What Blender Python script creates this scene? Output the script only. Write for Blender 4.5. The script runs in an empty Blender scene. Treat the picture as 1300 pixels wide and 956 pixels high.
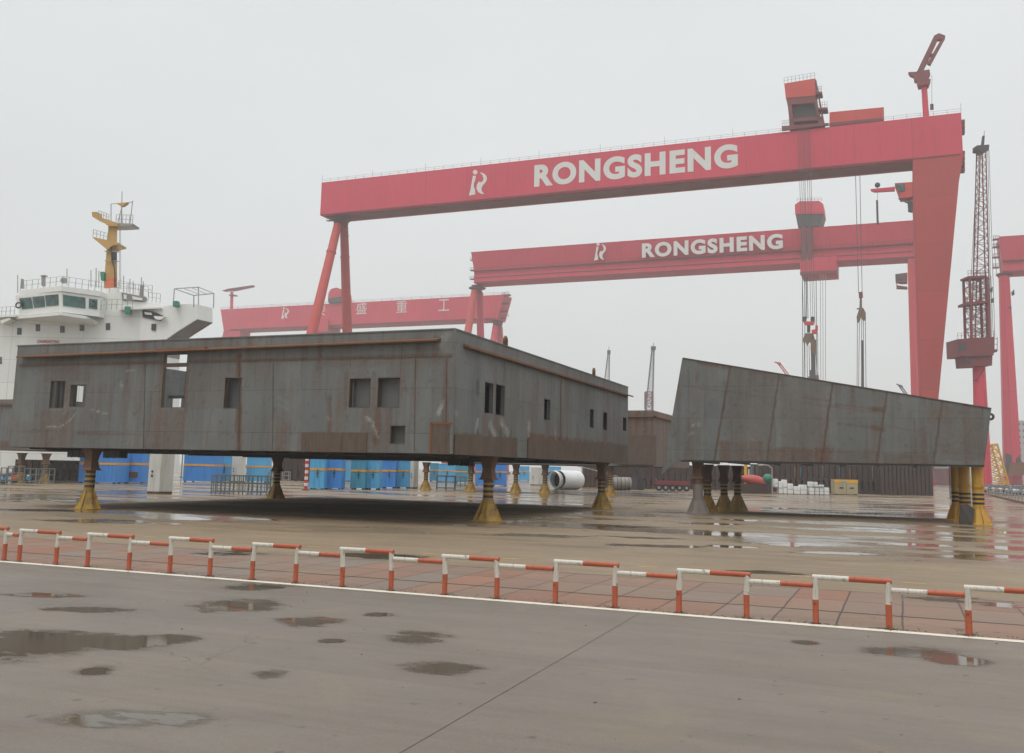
import bpy, bmesh, math, random
from mathutils import Vector, Matrix, noise
random.seed(7)
R = math.radians
scene = bpy.context.scene
COL = scene.collection

# ------------------------------------------------------------------ camera
F_PX, PITCH, ROLL, CAM_H = 1200.0, 0.1351, 0.0221, 2.2
CPT = Vector((0, 0, CAM_H))
_s, _c = math.sin(PITCH), math.cos(PITCH)
_sr, _cr = math.sin(ROLL), math.cos(ROLL)
FWD = Vector((0, _c, _s)); UPV = Vector((0, -_s, _c)); XV = Vector((1, 0, 0))
RGT = _cr * XV + _sr * UPV
CUP = -_sr * XV + _cr * UPV
cam_data = bpy.data.cameras.new("camera")
cam = bpy.data.objects.new("camera", cam_data); COL.objects.link(cam)
cam_data.sensor_width = 36.0; cam_data.sensor_fit = 'HORIZONTAL'
cam_data.lens = F_PX / 1300.0 * 36.0
cam_data.shift_y = -45.0 / 1300.0
cam_data.clip_start = 0.1; cam_data.clip_end = 8000
cam.matrix_world = Matrix((
    (RGT.x, CUP.x, -FWD.x, 0), (RGT.y, CUP.y, -FWD.y, 0), (RGT.z, CUP.z, -FWD.z, CAM_H), (0, 0, 0, 1)))
scene.camera = cam

# ------------------------------------------------------------------ sky, sun, exposure
SUN_EL, SUN_AZ = R(58), R(200)
world = bpy.data.worlds.new("World"); scene.world = world; world.use_nodes = True
wn = world.node_tree; wn.nodes.clear()
w_out = wn.nodes.new('ShaderNodeOutputWorld'); w_bg = wn.nodes.new('ShaderNodeBackground')
w_sky = wn.nodes.new('ShaderNodeTexSky'); w_sky.sky_type = 'NISHITA'; w_sky.sun_disc = False
w_sky.sun_elevation = SUN_EL; w_sky.sun_rotation = SUN_AZ; w_sky.dust_density = 6; w_sky.air_density = 1.0
w_tc = wn.nodes.new('ShaderNodeTexCoord')
w_map = wn.nodes.new('ShaderNodeMapping'); w_map.inputs['Scale'].default_value = (1, 1, 2.2)
w_no = wn.nodes.new('ShaderNodeTexNoise'); w_no.inputs['Scale'].default_value = 1.3; w_no.inputs['Detail'].default_value = 4
w_cr = wn.nodes.new('ShaderNodeValToRGB')
w_cr.color_ramp.elements[0].position = 0.3; w_cr.color_ramp.elements[0].color = (7.35, 7.55, 7.56, 1)
w_cr.color_ramp.elements[1].position = 0.7; w_cr.color_ramp.elements[1].color = (8.15, 8.4, 8.35, 1)
w_mix = wn.nodes.new('ShaderNodeMix'); w_mix.data_type = 'RGBA'; w_mix.inputs['Factor'].default_value = 0.93
w_bg.inputs['Strength'].default_value = 0.1
wn.links.new(w_tc.outputs['Generated'], w_map.inputs['Vector']); wn.links.new(w_map.outputs[0], w_no.inputs['Vector'])
wn.links.new(w_no.outputs['Fac'], w_cr.inputs['Fac'])
wn.links.new(w_sky.outputs[0], w_mix.inputs['A']); wn.links.new(w_cr.outputs[0], w_mix.inputs['B'])
# overcast: brightest overhead, dimmer towards the horizon
w_sep = wn.nodes.new('ShaderNodeSeparateXYZ'); wn.links.new(w_tc.outputs['Generated'], w_sep.inputs[0])
w_gr = wn.nodes.new('ShaderNodeValToRGB'); w_gr.color_ramp.interpolation = 'EASE'
w_gr.color_ramp.elements[0].position = 0.0; w_gr.color_ramp.elements[0].color = (0.95, 0.95, 0.95, 1)
w_gr.color_ramp.elements[1].position = 1.0; w_gr.color_ramp.elements[1].color = (2.5, 2.5, 2.5, 1)
w_e = w_gr.color_ramp.elements.new(0.48); w_e.color = (1.06, 1.06, 1.06, 1)
wn.links.new(w_sep.outputs[2], w_gr.inputs['Fac'])
w_mul = wn.nodes.new('ShaderNodeMix'); w_mul.data_type = 'RGBA'; w_mul.blend_type = 'MULTIPLY'; w_mul.inputs['Factor'].default_value = 1
wn.links.new(w_mix.outputs['Result'], w_mul.inputs['A']); wn.links.new(w_gr.outputs[0], w_mul.inputs['B'])
wn.links.new(w_mul.outputs['Result'], w_bg.inputs['Color']); wn.links.new(w_bg.outputs[0], w_out.inputs['Surface'])
sun_data = bpy.data.lights.new("sun", 'SUN'); sun = bpy.data.objects.new("sun", sun_data); COL.objects.link(sun)
sun_data.energy = 0.6; sun_data.angle = R(25); sun_data.color = (1.0, 0.97, 0.93)
sun.rotation_euler = (R(90) - SUN_EL, 0, -SUN_AZ + math.pi)
sun.location = (0, 0, 150)
scene.view_settings.view_transform = 'Standard'; scene.view_settings.look = 'None'
scene.view_settings.exposure = 0.0; scene.view_settings.gamma = 1.0
scene.view_settings.use_curve_mapping = False
scene.cycles.max_bounces = 8; scene.cycles.volume_bounces = 1
HAZE_DENSITY = 0.00063

# ------------------------------------------------------------------ measuring helpers
def ray(px, py):
    d = FWD + (px - 650) / F_PX * RGT - (py - 433) / F_PX * CUP
    return d
def P(px, py, Y):
    d = ray(px, py); return CPT + d * (Y / d.y)
def G(px, py, z=0.0):
    d = ray(px, py); return CPT + d * ((z - CAM_H) / d.z)
def GY(px, Y, z=0.0):
    """point at height z and depth Y in picture column px"""
    a = P(px, 300, Y); b = P(px, 600, Y); t = (z - a.z) / (b.z - a.z); return a.lerp(b, t)
TH = 0.3873
U = Vector((-math.cos(TH), math.sin(TH), 0)); V = Vector((math.sin(TH), math.cos(TH), 0))
DX = -U                                             # "along the yard, to the right"
def frame(origin, ang=-TH):
    return Matrix.Translation(origin) @ Matrix.Rotation(ang, 4, 'Z')
def on(fr, px, py, axis='y', off=0.0):
    """picture point -> local point of frame fr on the vertical plane local y=off (or local x=off)"""
    inv = fr.inverted(); o = inv @ CPT; d = (inv.to_3x3() @ ray(px, py))
    i = 1 if axis == 'y' else 0
    return o + d * ((off - o[i]) / d[i])

# ------------------------------------------------------------------ objects
def tag(o, label=None, cat=None, group=None, kind=None):
    if label: o['label'] = label
    if cat: o['category'] = cat
    if group: o['group'] = group
    if kind: o['kind'] = kind
    return o
def thing(name, mat4, label, cat, group=None):
    o = bpy.data.objects.new(name, None); COL.objects.link(o)
    o.empty_display_size = 0.5
    if not isinstance(mat4, Matrix): mat4 = Matrix.Translation(mat4)
    o.matrix_world = mat4; o.matrix_basis = mat4
    return tag(o, label, cat, group)
def kids(o): return [c for c in list(bpy.data.objects) if c.parent == o]
def copy_tree(o, parent=None):
    c = o.copy(); COL.objects.link(c)
    if parent is not None: c.parent = parent
    for ch in kids(o): copy_tree(ch, c)
    return c
def world_of(o):
    m = o.matrix_basis.copy()
    while o.parent: o = o.parent; m = o.matrix_basis @ m
    return m

class MB:
    """collects shapes (in the coordinates of frame fr) and links them as ONE mesh object"""
    def __init__(self): self.bm = bmesh.new(); self.mi = 0
    def _tag(self, faces):
        for f in faces: f.material_index = self.mi
        return self
    def prism(self, pts, vec):
        vec = Vector(vec); a = [self.bm.verts.new(p) for p in pts]; b = [self.bm.verts.new(Vector(p) + vec) for p in pts]
        fs = [self.bm.faces.new(a), self.bm.faces.new(list(reversed(b)))]
        n = len(a)
        for i in range(n): fs.append(self.bm.faces.new((a[i], b[i], b[(i + 1) % n], a[(i + 1) % n])))
        return self._tag(fs)
    def box(self, x0, x1, y0, y1, z0, z1):
        return self.prism([(x0, y0, z0), (x1, y0, z0), (x1, y1, z0), (x0, y1, z0)], (0, 0, z1 - z0))
    def loft(self, rings, cap=True):
        vs = [[self.bm.verts.new(p) for p in r] for r in rings]; fs = []
        n = len(vs[0])
        for k in range(len(vs) - 1):
            for i in range(n): fs.append(self.bm.faces.new((vs[k][i], vs[k][(i + 1) % n], vs[k + 1][(i + 1) % n], vs[k + 1][i])))
        if cap: fs.append(self.bm.faces.new(list(reversed(vs[0])))); fs.append(self.bm.faces.new(vs[-1]))
        return self._tag(fs)
    def tube(self, p0, p1, r0, r1=None, n=12, cap=True):
        p0, p1 = Vector(p0), Vector(p1); r1 = r0 if r1 is None else r1
        d = (p1 - p0).normalized(); a = d.orthogonal().normalized(); b = d.cross(a)
        rg = lambda p, r: [p + (a * math.cos(t) + b * math.sin(t)) * r for t in [2 * math.pi * i / n for i in range(n)]]
        return self.loft([rg(p0, r0), rg(p1, r1)], cap)
    def bar(self, p0, p1, w, h=None):
        """square bar"""
        p0, p1 = Vector(p0), Vector(p1); h = h or w
        d = (p1 - p0).normalized(); up = Vector((0, 0, 1)) if abs(d.z) < 0.95 else Vector((1, 0, 0))
        a = d.cross(up).normalized(); b = a.cross(d)
        rg = lambda p: [p + a * w / 2 + b * h / 2, p - a * w / 2 + b * h / 2, p - a * w / 2 - b * h / 2, p + a * w / 2 - b * h / 2]
        return self.loft([rg(p0), rg(p1)])
    def poly(self, pts): return self._tag([self.bm.faces.new([self.bm.verts.new(p) for p in pts])])
    def sphere(self, c, r, seg=16):
        g = bmesh.ops.create_uvsphere(self.bm, u_segments=seg, v_segments=max(6, seg // 2), radius=r, matrix=Matrix.Translation(c))
        fs = set(f for v in g['verts'] for f in v.link_faces); return self._tag(fs)
    def ring(self, c, axis, R0, r, n=20, m=8):
        axis = Vector(axis).normalized(); a = axis.orthogonal().normalized(); b = axis.cross(a); c = Vector(c)
        vs = []
        for i in range(n):
            t = 2 * math.pi * i / n; d = a * math.cos(t) + b * math.sin(t)
            vs.append([self.bm.verts.new(c + d * (R0 + r * math.cos(q)) + axis * r * math.sin(q)) for q in [2 * math.pi * k / m for k in range(m)]])
        fs = []
        for i in range(n):
            for k in range(m): fs.append(self.bm.faces.new((vs[i][k], vs[(i + 1) % n][k], vs[(i + 1) % n][(k + 1) % m], vs[i][(k + 1) % m])))
        return self._tag(fs)
    def build(self, name, mats, parent=None, world=False, bevel=0.0, smooth=False):
        me = bpy.data.meshes.new(name)
        bmesh.ops.recalc_face_normals(self.bm, faces=self.bm.faces)
        if bevel: bmesh.ops.bevel(self.bm, geom=list(self.bm.edges), offset=bevel, segments=1, affect='EDGES')
        if world and parent is not None: self.bm.transform(world_of(parent).inverted())
        if smooth:
            for f in self.bm.faces: f.smooth = len(f.verts) == 4
            me_angle = True
        self.bm.to_mesh(me); self.bm.free()
        if smooth:
            try: me.set_sharp_from_angle(angle=R(40))
            except Exception: pass
        for m in (mats if isinstance(mats, (list, tuple)) else [mats]): me.materials.append(m)
        o = bpy.data.objects.new(name, me); COL.objects.link(o)
        if parent is not None: o.parent = parent
        return o

# ------------------------------------------------------------------ materials
def nd(nt, t, **kw):
    n = nt.nodes.new(t)
    for k, v in kw.items():
        if k in n.inputs: n.inputs[k].default_value = v
        else: setattr(n, k, v)
    return n
def math_(nt, op, a, b=None, clamp=False):
    n = nt.nodes.new('ShaderNodeMath'); n.operation = op; n.use_clamp = clamp
    for i, v in enumerate((a, b)):
        if v is None: continue
        if isinstance(v, (int, float)): n.inputs[i].default_value = v
        else: nt.links.new(v, n.inputs[i])
    return n.outputs[0]
def mixc(nt, fac, a, b):
    n = nt.nodes.new('ShaderNodeMix'); n.data_type = 'RGBA'
    if isinstance(fac, (int, float)): n.inputs['Factor'].default_value = fac
    else: nt.links.new(fac, n.inputs['Factor'])
    for k, v in (('A', a), ('B', b)):
        if isinstance(v, (tuple, list)): n.inputs[k].default_value = (*v[:3], 1)
        else: nt.links.new(v, n.inputs[k])
    return n.outputs['Result']
def ramp(nt, fac, stops):
    n = nt.nodes.new('ShaderNodeValToRGB'); cr = n.color_ramp
    while len(cr.elements) < len(stops): cr.elements.new(0.5)
    for e, (p, c) in zip(cr.elements, stops):
        e.position = p; e.color = (*c, 1) if isinstance(c, (tuple, list)) else (c, c, c, 1)
    nt.links.new(fac, n.inputs['Fac']); return n.outputs['Color']
def noise_(nt, scale, detail=4, rough=0.55, vec=None, stretch=None, loc=(0, 0, 0), dist=0.0, rot=(0, 0, 0)):
    if vec is None:
        vec = nt.nodes.new('ShaderNodeTexCoord').outputs['Object']
    m = nt.nodes.new('ShaderNodeMapping'); m.inputs['Scale'].default_value = stretch or (1, 1, 1); m.inputs['Location'].default_value = loc
    m.inputs['Rotation'].default_value = rot
    nt.links.new(vec, m.inputs['Vector'])
    n = nt.nodes.new('ShaderNodeTexNoise'); n.inputs['Scale'].default_value = scale; n.inputs['Detail'].default_value = detail
    n.inputs['Roughness'].default_value = rough; n.inputs['Distortion'].default_value = dist
    nt.links.new(m.outputs[0], n.inputs['Vector']); return n.outputs['Fac']
def new_mat(name):
    m = bpy.data.materials.new(name); m.use_nodes = True; nt = m.node_tree
    b = nt.nodes['Principled BSDF']; return m, nt, b
def bump_(nt, b, h, strength=0.3, dist=0.02):
    n = nt.nodes.new('ShaderNodeBump'); n.inputs['Strength'].default_value = strength; n.inputs['Distance'].default_value = dist
    nt.links.new(h, n.inputs['Height']); nt.links.new(n.outputs[0], b.inputs['Normal'])

def paint(name, col, rough=0.5, dirt=(0.2, 0.15, 0.1), amount=0.35, streak=1.0, scale=0.6, metal=0.0, rust=0.0, panel=None):
    """painted or bare surface with vertical dirt streaks, mottling and optional rust patches"""
    m, nt, b = new_mat(name)
    big = noise_(nt, scale, 5)
    st = noise_(nt, scale * 3 * streak, 5, 0.65, stretch=(1, 1, 0.09))
    c1 = mixc(nt, math_(nt, 'MULTIPLY', big, amount * 0.9), col, tuple(x * 0.62 for x in col))
    f = ramp(nt, st, [(0.5, 0.0), (0.78, 1.0)])
    c2 = mixc(nt, math_(nt, 'MULTIPLY', f, amount), c1, dirt)
    if rust:
        rn = noise_(nt, scale * 2.2, 8, 0.7, loc=(3, 7, 1))
        rf = ramp(nt, rn, [(0.62 - rust * 0.25, 0.0), (0.68 - rust * 0.2, 1.0)])
        c2 = mixc(nt, math_(nt, 'MULTIPLY', rf, 0.85), c2, (0.13, 0.055, 0.028))
    nt.links.new(c2, b.inputs['Base Color'])
    b.inputs['Metallic'].default_value = metal
    rr = math_(nt, 'ADD', math_(nt, 'MULTIPLY', big, 0.3), rough - 0.15)
    nt.links.new(rr, b.inputs['Roughness'])
    if panel:
        w = nt.nodes.new('ShaderNodeTexBrick'); w.offset = 0.0
        tc = nt.nodes.new('ShaderNodeTexCoord'); sp = nt.nodes.new('ShaderNodeSeparateXYZ'); cb = nt.nodes.new('ShaderNodeCombineXYZ')
        nt.links.new(tc.outputs['Object'], sp.inputs[0]); nt.links.new(sp.outputs[0], cb.inputs[0]); nt.links.new(sp.outputs[2], cb.inputs[1])
        nt.links.new(cb.outputs[0], w.inputs['Vector'])
        w.inputs['Scale'].default_value = 1.0; w.inputs['Brick Width'].default_value = panel[0]; w.inputs['Row Height'].default_value = panel[1]
        w.inputs['Mortar Size'].default_value = panel[2]; w.inputs['Mortar Smooth'].default_value = 0.3
        w.inputs['Color1'].default_value = (1, 1, 1, 1); w.inputs['Color2'].default_value = (0.9, 0.9, 0.9, 1); w.inputs['Mortar'].default_value = (*[panel[3]] * 3, 1)
        mm = nt.nodes.new('ShaderNodeMix'); mm.data_type = 'RGBA'; mm.blend_type = 'MULTIPLY'; mm.inputs['Factor'].default_value = 1
        nt.links.new(c2, mm.inputs['A']); nt.links.new(w.outputs['Color'], mm.inputs['B']); nt.links.new(mm.outputs['Result'], b.inputs['Base Color'])
        bump_(nt, b, big, 0.25, 0.15)
    else: bump_(nt, b, noise_(nt, scale * 12, 4), 0.15, 0.02)
    return m

def hull_steel(name, use_mask=True, warm=0.0):
    """primed ship steel: grey shop primer, brown rust where the painted mask and vertical runs put it"""
    m, nt, b = new_mat(name)
    big = noise_(nt, 0.35, 5, 0.6)
    fine = noise_(nt, 5.0, 8, 0.7)
    st = noise_(nt, 2.6, 6, 0.62, stretch=(1, 1, 0.06), loc=(4, 0, 0))
    st2 = noise_(nt, 9.0, 5, 0.6, stretch=(1, 1, 0.05), loc=(1, 2, 3))
    st3 = noise_(nt, 0.8, 4, 0.55, stretch=(1, 1, 0.22), loc=(9, 5, 0))
    base = mixc(nt, ramp(nt, st3, [(0.3, 0.0), (0.7, 1.0)]), (0.118, 0.131, 0.130), (0.178, 0.191, 0.184))
    base = mixc(nt, math_(nt, 'MULTIPLY', ramp(nt, st2, [(0.4, 0.0), (0.75, 1.0)]), 0.16), base, (0.25, 0.245, 0.22))
    if use_mask:
        a = nt.nodes.new('ShaderNodeAttribute'); a.attribute_name = 'wear'
        sp = nt.nodes.new('ShaderNodeSeparateColor'); nt.links.new(a.outputs['Color'], sp.inputs[0])
        rm, wm, dm = sp.outputs[0], sp.outputs[1], sp.outputs[2]
    runs = ramp(nt, st, [(0.40 - warm * 0.1, 0.0), (0.62 - warm * 0.1, 1.0)])
    patch = ramp(nt, big, [(0.40, 0.0), (0.60, 1.0)])
    auto = math_(nt, 'MULTIPLY', math_(nt, 'MULTIPLY', runs, math_(nt, 'ADD', math_(nt, 'MULTIPLY', patch, 0.85), 0.10)), 0.60 + warm * 0.4)
    if use_mask:
        grow = math_(nt, 'MULTIPLY', rm, math_(nt, 'ADD', math_(nt, 'MULTIPLY', ramp(nt, st, [(0.3, 0.0), (0.65, 1.0)]), 0.75), 0.45))
        rf = math_(nt, 'MAXIMUM', auto, grow, True)
    else: rf = auto
    rcol = mixc(nt, ramp(nt, fine, [(0.35, 0.0), (0.68, 1.0)]), (0.070, 0.040, 0.028), (0.20, 0.088, 0.045))
    c = mixc(nt, rf, base, rcol)
    # weld seams of the plate strakes
    bt = nt.nodes.new('ShaderNodeTexBrick'); bt.offset = 0.37; tcb = nt.nodes.new('ShaderNodeTexCoord'); sb = nt.nodes.new('ShaderNodeSeparateXYZ'); cbb = nt.nodes.new('ShaderNodeCombineXYZ')
    nt.links.new(tcb.outputs['Object'], sb.inputs[0]); nt.links.new(math_(nt, 'ADD', sb.outputs[0], sb.outputs[1]), cbb.inputs[0]); nt.links.new(sb.outputs[2], cbb.inputs[1]); nt.links.new(cbb.outputs[0], bt.inputs['Vector'])
    bt.inputs['Scale'].default_value = 1; bt.inputs['Brick Width'].default_value = 2.3; bt.inputs['Row Height'].default_value = 1.75; bt.inputs['Mortar Size'].default_value = 0.014; bt.inputs['Mortar Smooth'].default_value = 0.6
    bt.inputs['Color1'].default_value = (1, 1, 1, 1); bt.inputs['Color2'].default_value = (0.86, 0.86, 0.86, 1); bt.inputs['Mortar'].default_value = (0.45, 0.41, 0.38, 1)
    mq = nt.nodes.new('ShaderNodeMix'); mq.data_type = 'RGBA'; mq.blend_type = 'MULTIPLY'; nt.links.new(math_(nt, 'MULTIPLY', ramp(nt, noise_(nt, 0.6, 3), [(0.35, 0.3), (0.6, 1.0)]), 0.9), mq.inputs['Factor'])
    nt.links.new(c, mq.inputs['A']); nt.links.new(bt.outputs['Color'], mq.inputs['B']); c = mq.outputs['Result']
    c = mixc(nt, math_(nt, 'MULTIPLY', ramp(nt, noise_(nt, 3.3, 6, 0.7, loc=(2, 2, 5)), [(0.56, 0.0), (0.72, 1.0)]), 0.5), c, (0.075, 0.045, 0.032))
    if use_mask:
        c = mixc(nt, math_(nt, 'MULTIPLY', wm, ramp(nt, fine, [(0.35, 0.0), (0.6, 1.0)])), c, (0.55, 0.54, 0.5))
        c = mixc(nt, math_(nt, 'MULTIPLY', dm, 0.85), c, (0.045, 0.043, 0.042))
    nt.links.new(c, b.inputs['Base Color'])
    nt.links.new(math_(nt, 'ADD', math_(nt, 'MULTIPLY', fine, 0.25), 0.42), b.inputs['Roughness'])
    b.inputs['Specular IOR Level'].default_value = 0.35
    h = math_(nt, 'ADD', math_(nt, 'MULTIPLY', noise_(nt, 0.9, 2), 1.0), math_(nt, 'MULTIPLY', fine, 0.05))
    bump_(nt, b, h, 0.35, 0.12)
    return m

M = {}
M['hull'] = hull_steel('primed_hull_steel')
M['hull_plain'] = hull_steel('primed_steel_plain', False)
M['hull_rusty'] = hull_steel('rusty_steel_plain', False, 1.6)
M['skirt'] = paint('brown_weathered_steel', (0.125, 0.085, 0.060), 0.6, (0.045, 0.032, 0.026), 0.95, 3.0, 1.0)
M['orange_rust'] = paint('orange_rusted_flange', (0.21, 0.085, 0.035), 0.75, (0.1, 0.05, 0.03), 0.8, 0.5, 1.2)
M['dark_steel'] = paint('dark_steel', (0.045, 0.042, 0.04), 0.6, (0.1, 0.05, 0.03), 0.5, 1, 1)
M['interior'] = paint('interior_primer', (0.13, 0.135, 0.135), 0.6, (0.1, 0.07, 0.05), 0.5, 1, 0.8)
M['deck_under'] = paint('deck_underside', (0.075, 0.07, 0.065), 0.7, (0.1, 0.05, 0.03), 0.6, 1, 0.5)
M['red'] = paint('crane_red', (0.66, 0.042, 0.085), 0.55, (0.36, 0.05, 0.06), 0.55, 7.0, 0.06, panel=(12.0, 30.0, 0.09, 0.76))
M['red_leg'] = paint('crane_red_worn', (0.50, 0.055, 0.05), 0.6, (0.27, 0.07, 0.06), 0.7, 7.0, 0.06, panel=(40.0, 10.5, 0.1, 0.8))
M['red_orange'] = paint('crane_red_orange', (0.60, 0.065, 0.05), 0.6, (0.3, 0.07, 0.06), 0.6, 7.0, 0.06)
M['red_dark'] = paint('crane_dark_red', (0.20, 0.035, 0.04), 0.6, (0.1, 0.03, 0.03), 0.5, 0.5, 0.2)
M['machine'] = paint('machinery_grey', (0.06, 0.055, 0.06), 0.6, (0.12, 0.06, 0.05), 0.5, 0.5, 0.3)
M['letter'] = paint('white_lettering', (0.72, 0.72, 0.70), 0.6, (0.5, 0.45, 0.42), 0.4, 0.5, 0.3)
M['ship'] = paint('ship_white', (0.80, 0.81, 0.78), 0.45, (0.55, 0.46, 0.36), 0.22, 3.0, 0.14, panel=(9.0, 2.9, 0.045, 0.72))
M['ship_plain'] = paint('ship_white_plain', (0.80, 0.81, 0.78), 0.45, (0.52, 0.42, 0.32), 0.22, 3.0, 0.2)
M['ship_dark'] = paint('ship_dark_grey', (0.30, 0.275, 0.26), 0.6, (0.16, 0.14, 0.13), 0.8, 0.5, 0.3)  # dark grey; also paints the shade under the flare and in the recess
M['mast'] = paint('mast_ochre', (0.56, 0.34, 0.10), 0.55, (0.3, 0.2, 0.12), 0.5, 1, 0.5)
M['orange'] = paint('bright_orange', (0.72, 0.14, 0.05), 0.5, (0.4, 0.1, 0.05), 0.4)
M['green'] = paint('deck_green', (0.04, 0.22, 0.15), 0.5, (0.03, 0.1, 0.08), 0.4)
M['rail_grey'] = paint('rail_grey', (0.33, 0.33, 0.32), 0.5, (0.2, 0.17, 0.15), 0.5)
M['ropes'] = paint('wire_rope', (0.09, 0.09, 0.095), 0.5, (0.1, 0.07, 0.05), 0.4)
M['brown_hook'] = paint('brown_hook_steel', (0.19, 0.12, 0.075), 0.6, (0.08, 0.05, 0.05), 0.6)
M['yellow'] = paint('stand_yellow', (0.62, 0.34, 0.035), 0.55, (0.24, 0.13, 0.05), 0.8, 1.5, 1.2, rust=0.12)
M['yellow_old'] = paint('stand_yellow_old', (0.42, 0.25, 0.035), 0.65, (0.14, 0.085, 0.04), 0.9, 1.5, 1.1, rust=0.3)
M['rust_brown'] = paint('rust_brown', (0.15, 0.075, 0.04), 0.75, (0.07, 0.045, 0.03), 0.8, 1.5, 1.5)
M['black_band'] = paint('black_band', (0.022, 0.024, 0.03), 0.6, (0.08, 0.06, 0.04), 0.4)
M['blue_a'] = paint('container_blue', (0.06, 0.28, 0.72), 0.5, (0.05, 0.13, 0.26), 0.5, 1.5, 0.8)
M['blue_b'] = paint('container_light_blue', (0.10, 0.43, 0.74), 0.5, (0.06, 0.2, 0.33), 0.5, 1.5, 0.8)
M['teal'] = paint('container_teal', (0.06, 0.31, 0.46), 0.5, (0.05, 0.15, 0.2), 0.5, 1.5, 0.8)
M['stripe'] = paint('orange_stripe', (0.75, 0.36, 0.04), 0.5, (0.4, 0.2, 0.05), 0.4)
M['cabinet'] = paint('cabinet_white', (0.64, 0.64, 0.60), 0.5, (0.33, 0.27, 0.2), 0.5, 1.5, 0.6)
M['white'] = paint('barrier_white', (0.66, 0.63, 0.55), 0.45, (0.34, 0.24, 0.15), 0.8, 3, 4, rust=0.12)
M['barrier_red'] = paint('barrier_orange_red', (0.48, 0.10, 0.04), 0.5, (0.22, 0.08, 0.04), 0.8, 3, 4, rust=0.15)
M['pole_red'] = paint('pole_red', (0.55, 0.04, 0.04), 0.5, (0.3, 0.05, 0.04), 0.4)
M['pipe_white'] = paint('pipe_white', (0.80, 0.81, 0.82), 0.4, (0.35, 0.3, 0.25), 0.35, 0.5, 0.6)
M['pipe_grey'] = paint('pipe_grey', (0.30, 0.27, 0.25), 0.5, (0.12, 0.07, 0.05), 0.7, 0.5, 0.9)
M['black'] = paint('black_rubber', (0.015, 0.015, 0.017), 0.7, (0.03, 0.03, 0.03), 0.3)
M['foam'] = paint('white_packing', (0.80, 0.81, 0.80), 0.6, (0.4, 0.38, 0.35), 0.4, 1, 1.2)
M['beige'] = paint('beige_cabinet', (0.42, 0.35, 0.22), 0.55, (0.25, 0.18, 0.1), 0.5)
M['boat_red'] = paint('red_cover', (0.45, 0.06, 0.05), 0.5, (0.2, 0.05, 0.04), 0.5)
M['dark_brown'] = paint('dark_brown_steel', (0.050, 0.028, 0.024), 0.65, (0.10, 0.045, 0.03), 0.5, 1, 0.8)
M['truss_yellow'] = paint('truss_yellow', (0.75, 0.40, 0.02), 0.5, (0.3, 0.2, 0.05), 0.4)
M['rack_grey'] = paint('rack_grey_green', (0.16, 0.19, 0.18), 0.55, (0.12, 0.08, 0.05), 0.6)
M['building'] = paint('far_building_grey', (0.36, 0.36, 0.37), 0.8, (0.25, 0.25, 0.25), 0.3, 0.3, 0.08)
M['concrete_post'] = paint('concrete_grey', (0.22, 0.19, 0.165), 0.8, (0.14, 0.12, 0.1), 0.6, 1.5, 1.2)
def glass(name, col, rough=0.12):
    m, nt, b = new_mat(name)
    n = noise_(nt, 0.9, 3)
    nt.links.new(mixc(nt, ramp(nt, n, [(0.4, 0.0), (0.6, 1.0)]), col, tuple(c * 0.35 for c in col)), b.inputs['Base Color'])
    b.inputs['Roughness'].default_value = rough; b.inputs['Specular IOR Level'].default_value = 0.6
    return m
M['glass'] = glass('green_bridge_glass', (0.045, 0.13, 0.115))
M['dark_glass'] = glass('dark_glass', (0.03, 0.035, 0.04))
CARC = [paint('car_paint_' + n, c, 0.3, (0.2, 0.2, 0.2), 0.2) for n, c in
        (('white', (0.6, 0.6, 0.6)), ('black', (0.02, 0.02, 0.025)), ('silver', (0.36, 0.37, 0.39)), ('red', (0.35, 0.03, 0.03)), ('blue', (0.05, 0.09, 0.2)))]

# ------------------------------------------------------------------ ground
C0 = 15.15                                    # distance of the white edge line
ROTU = -TH                                    # local x of the ground frame runs along the line
def puddle_spec(cx, cy, rx, ry):
    c = G(cx, cy); a = G(cx + rx, cy); n = G(cx, cy - ry); f = G(cx, cy + ry)
    return (c.x, (n.y + f.y) / 2, (a - c).length, (n.y - f.y) / 2)
PUD = [puddle_spec(*q) for q in [
    (36, 818, 105, 25), (145, 816, 70, 11), (215, 812, 44, 7), (120, 852, 32, 7), (300, 769, 66, 9), (325, 746, 52, 6),
    (392, 790, 44, 8), (530, 809, 46, 9), (555, 849, 62, 9), (345, 855, 30, 7), (1165, 829, 72, 7), (1215, 839, 40, 7), (1024, 816, 16, 3),
    (60, 756, 70, 3), (110, 775, 60, 4), (480, 781, 22, 3), (420, 814, 18, 3), (1270, 768, 36, 5), (1210, 762, 60, 5), (980, 727, 50, 2.5),
    (460, 706, 90, 4), (300, 703, 70, 3), (180, 915, 130, 14),
    # standing water out on the apron
    (930, 679, 60, 2.0), (1010, 690, 60, 2.2), (1170, 692, 50, 2.4), (1060, 703, 60, 1.8), (1285, 696, 40, 3), (1280, 676, 40, 2), (1100, 652, 60, 1.4),
    (700, 680, 80, 2.2), (835, 693, 60, 1.8), (780, 668, 50, 2.2), (830, 683, 40, 1.4), (905, 665, 40, 1.2),
    (120, 661, 70, 2.5), (60, 648, 60, 2.0), (215, 657, 50, 2.0), (110, 636, 80, 1.2), (210, 632, 60, 1.2), (470, 641, 30, 1.0), (700, 642, 40, .8), (745, 641, 18, .8), (20, 634, 60, 1.5)]]
_rs = random.Random(11)
for _ in range(24):
    _y = _rs.uniform(640, 708); PUD.append(puddle_spec(_rs.uniform(850, 1310), _y, _rs.uniform(18, 42), _rs.uniform(.7, 1.2) + (_y - 640) * .016))
for _ in range(8):
    _y = _rs.uniform(634, 668); PUD.append(puddle_spec(_rs.uniform(-10, 260), _y, _rs.uniform(18, 42), _rs.uniform(.7, 1.6)))

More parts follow.
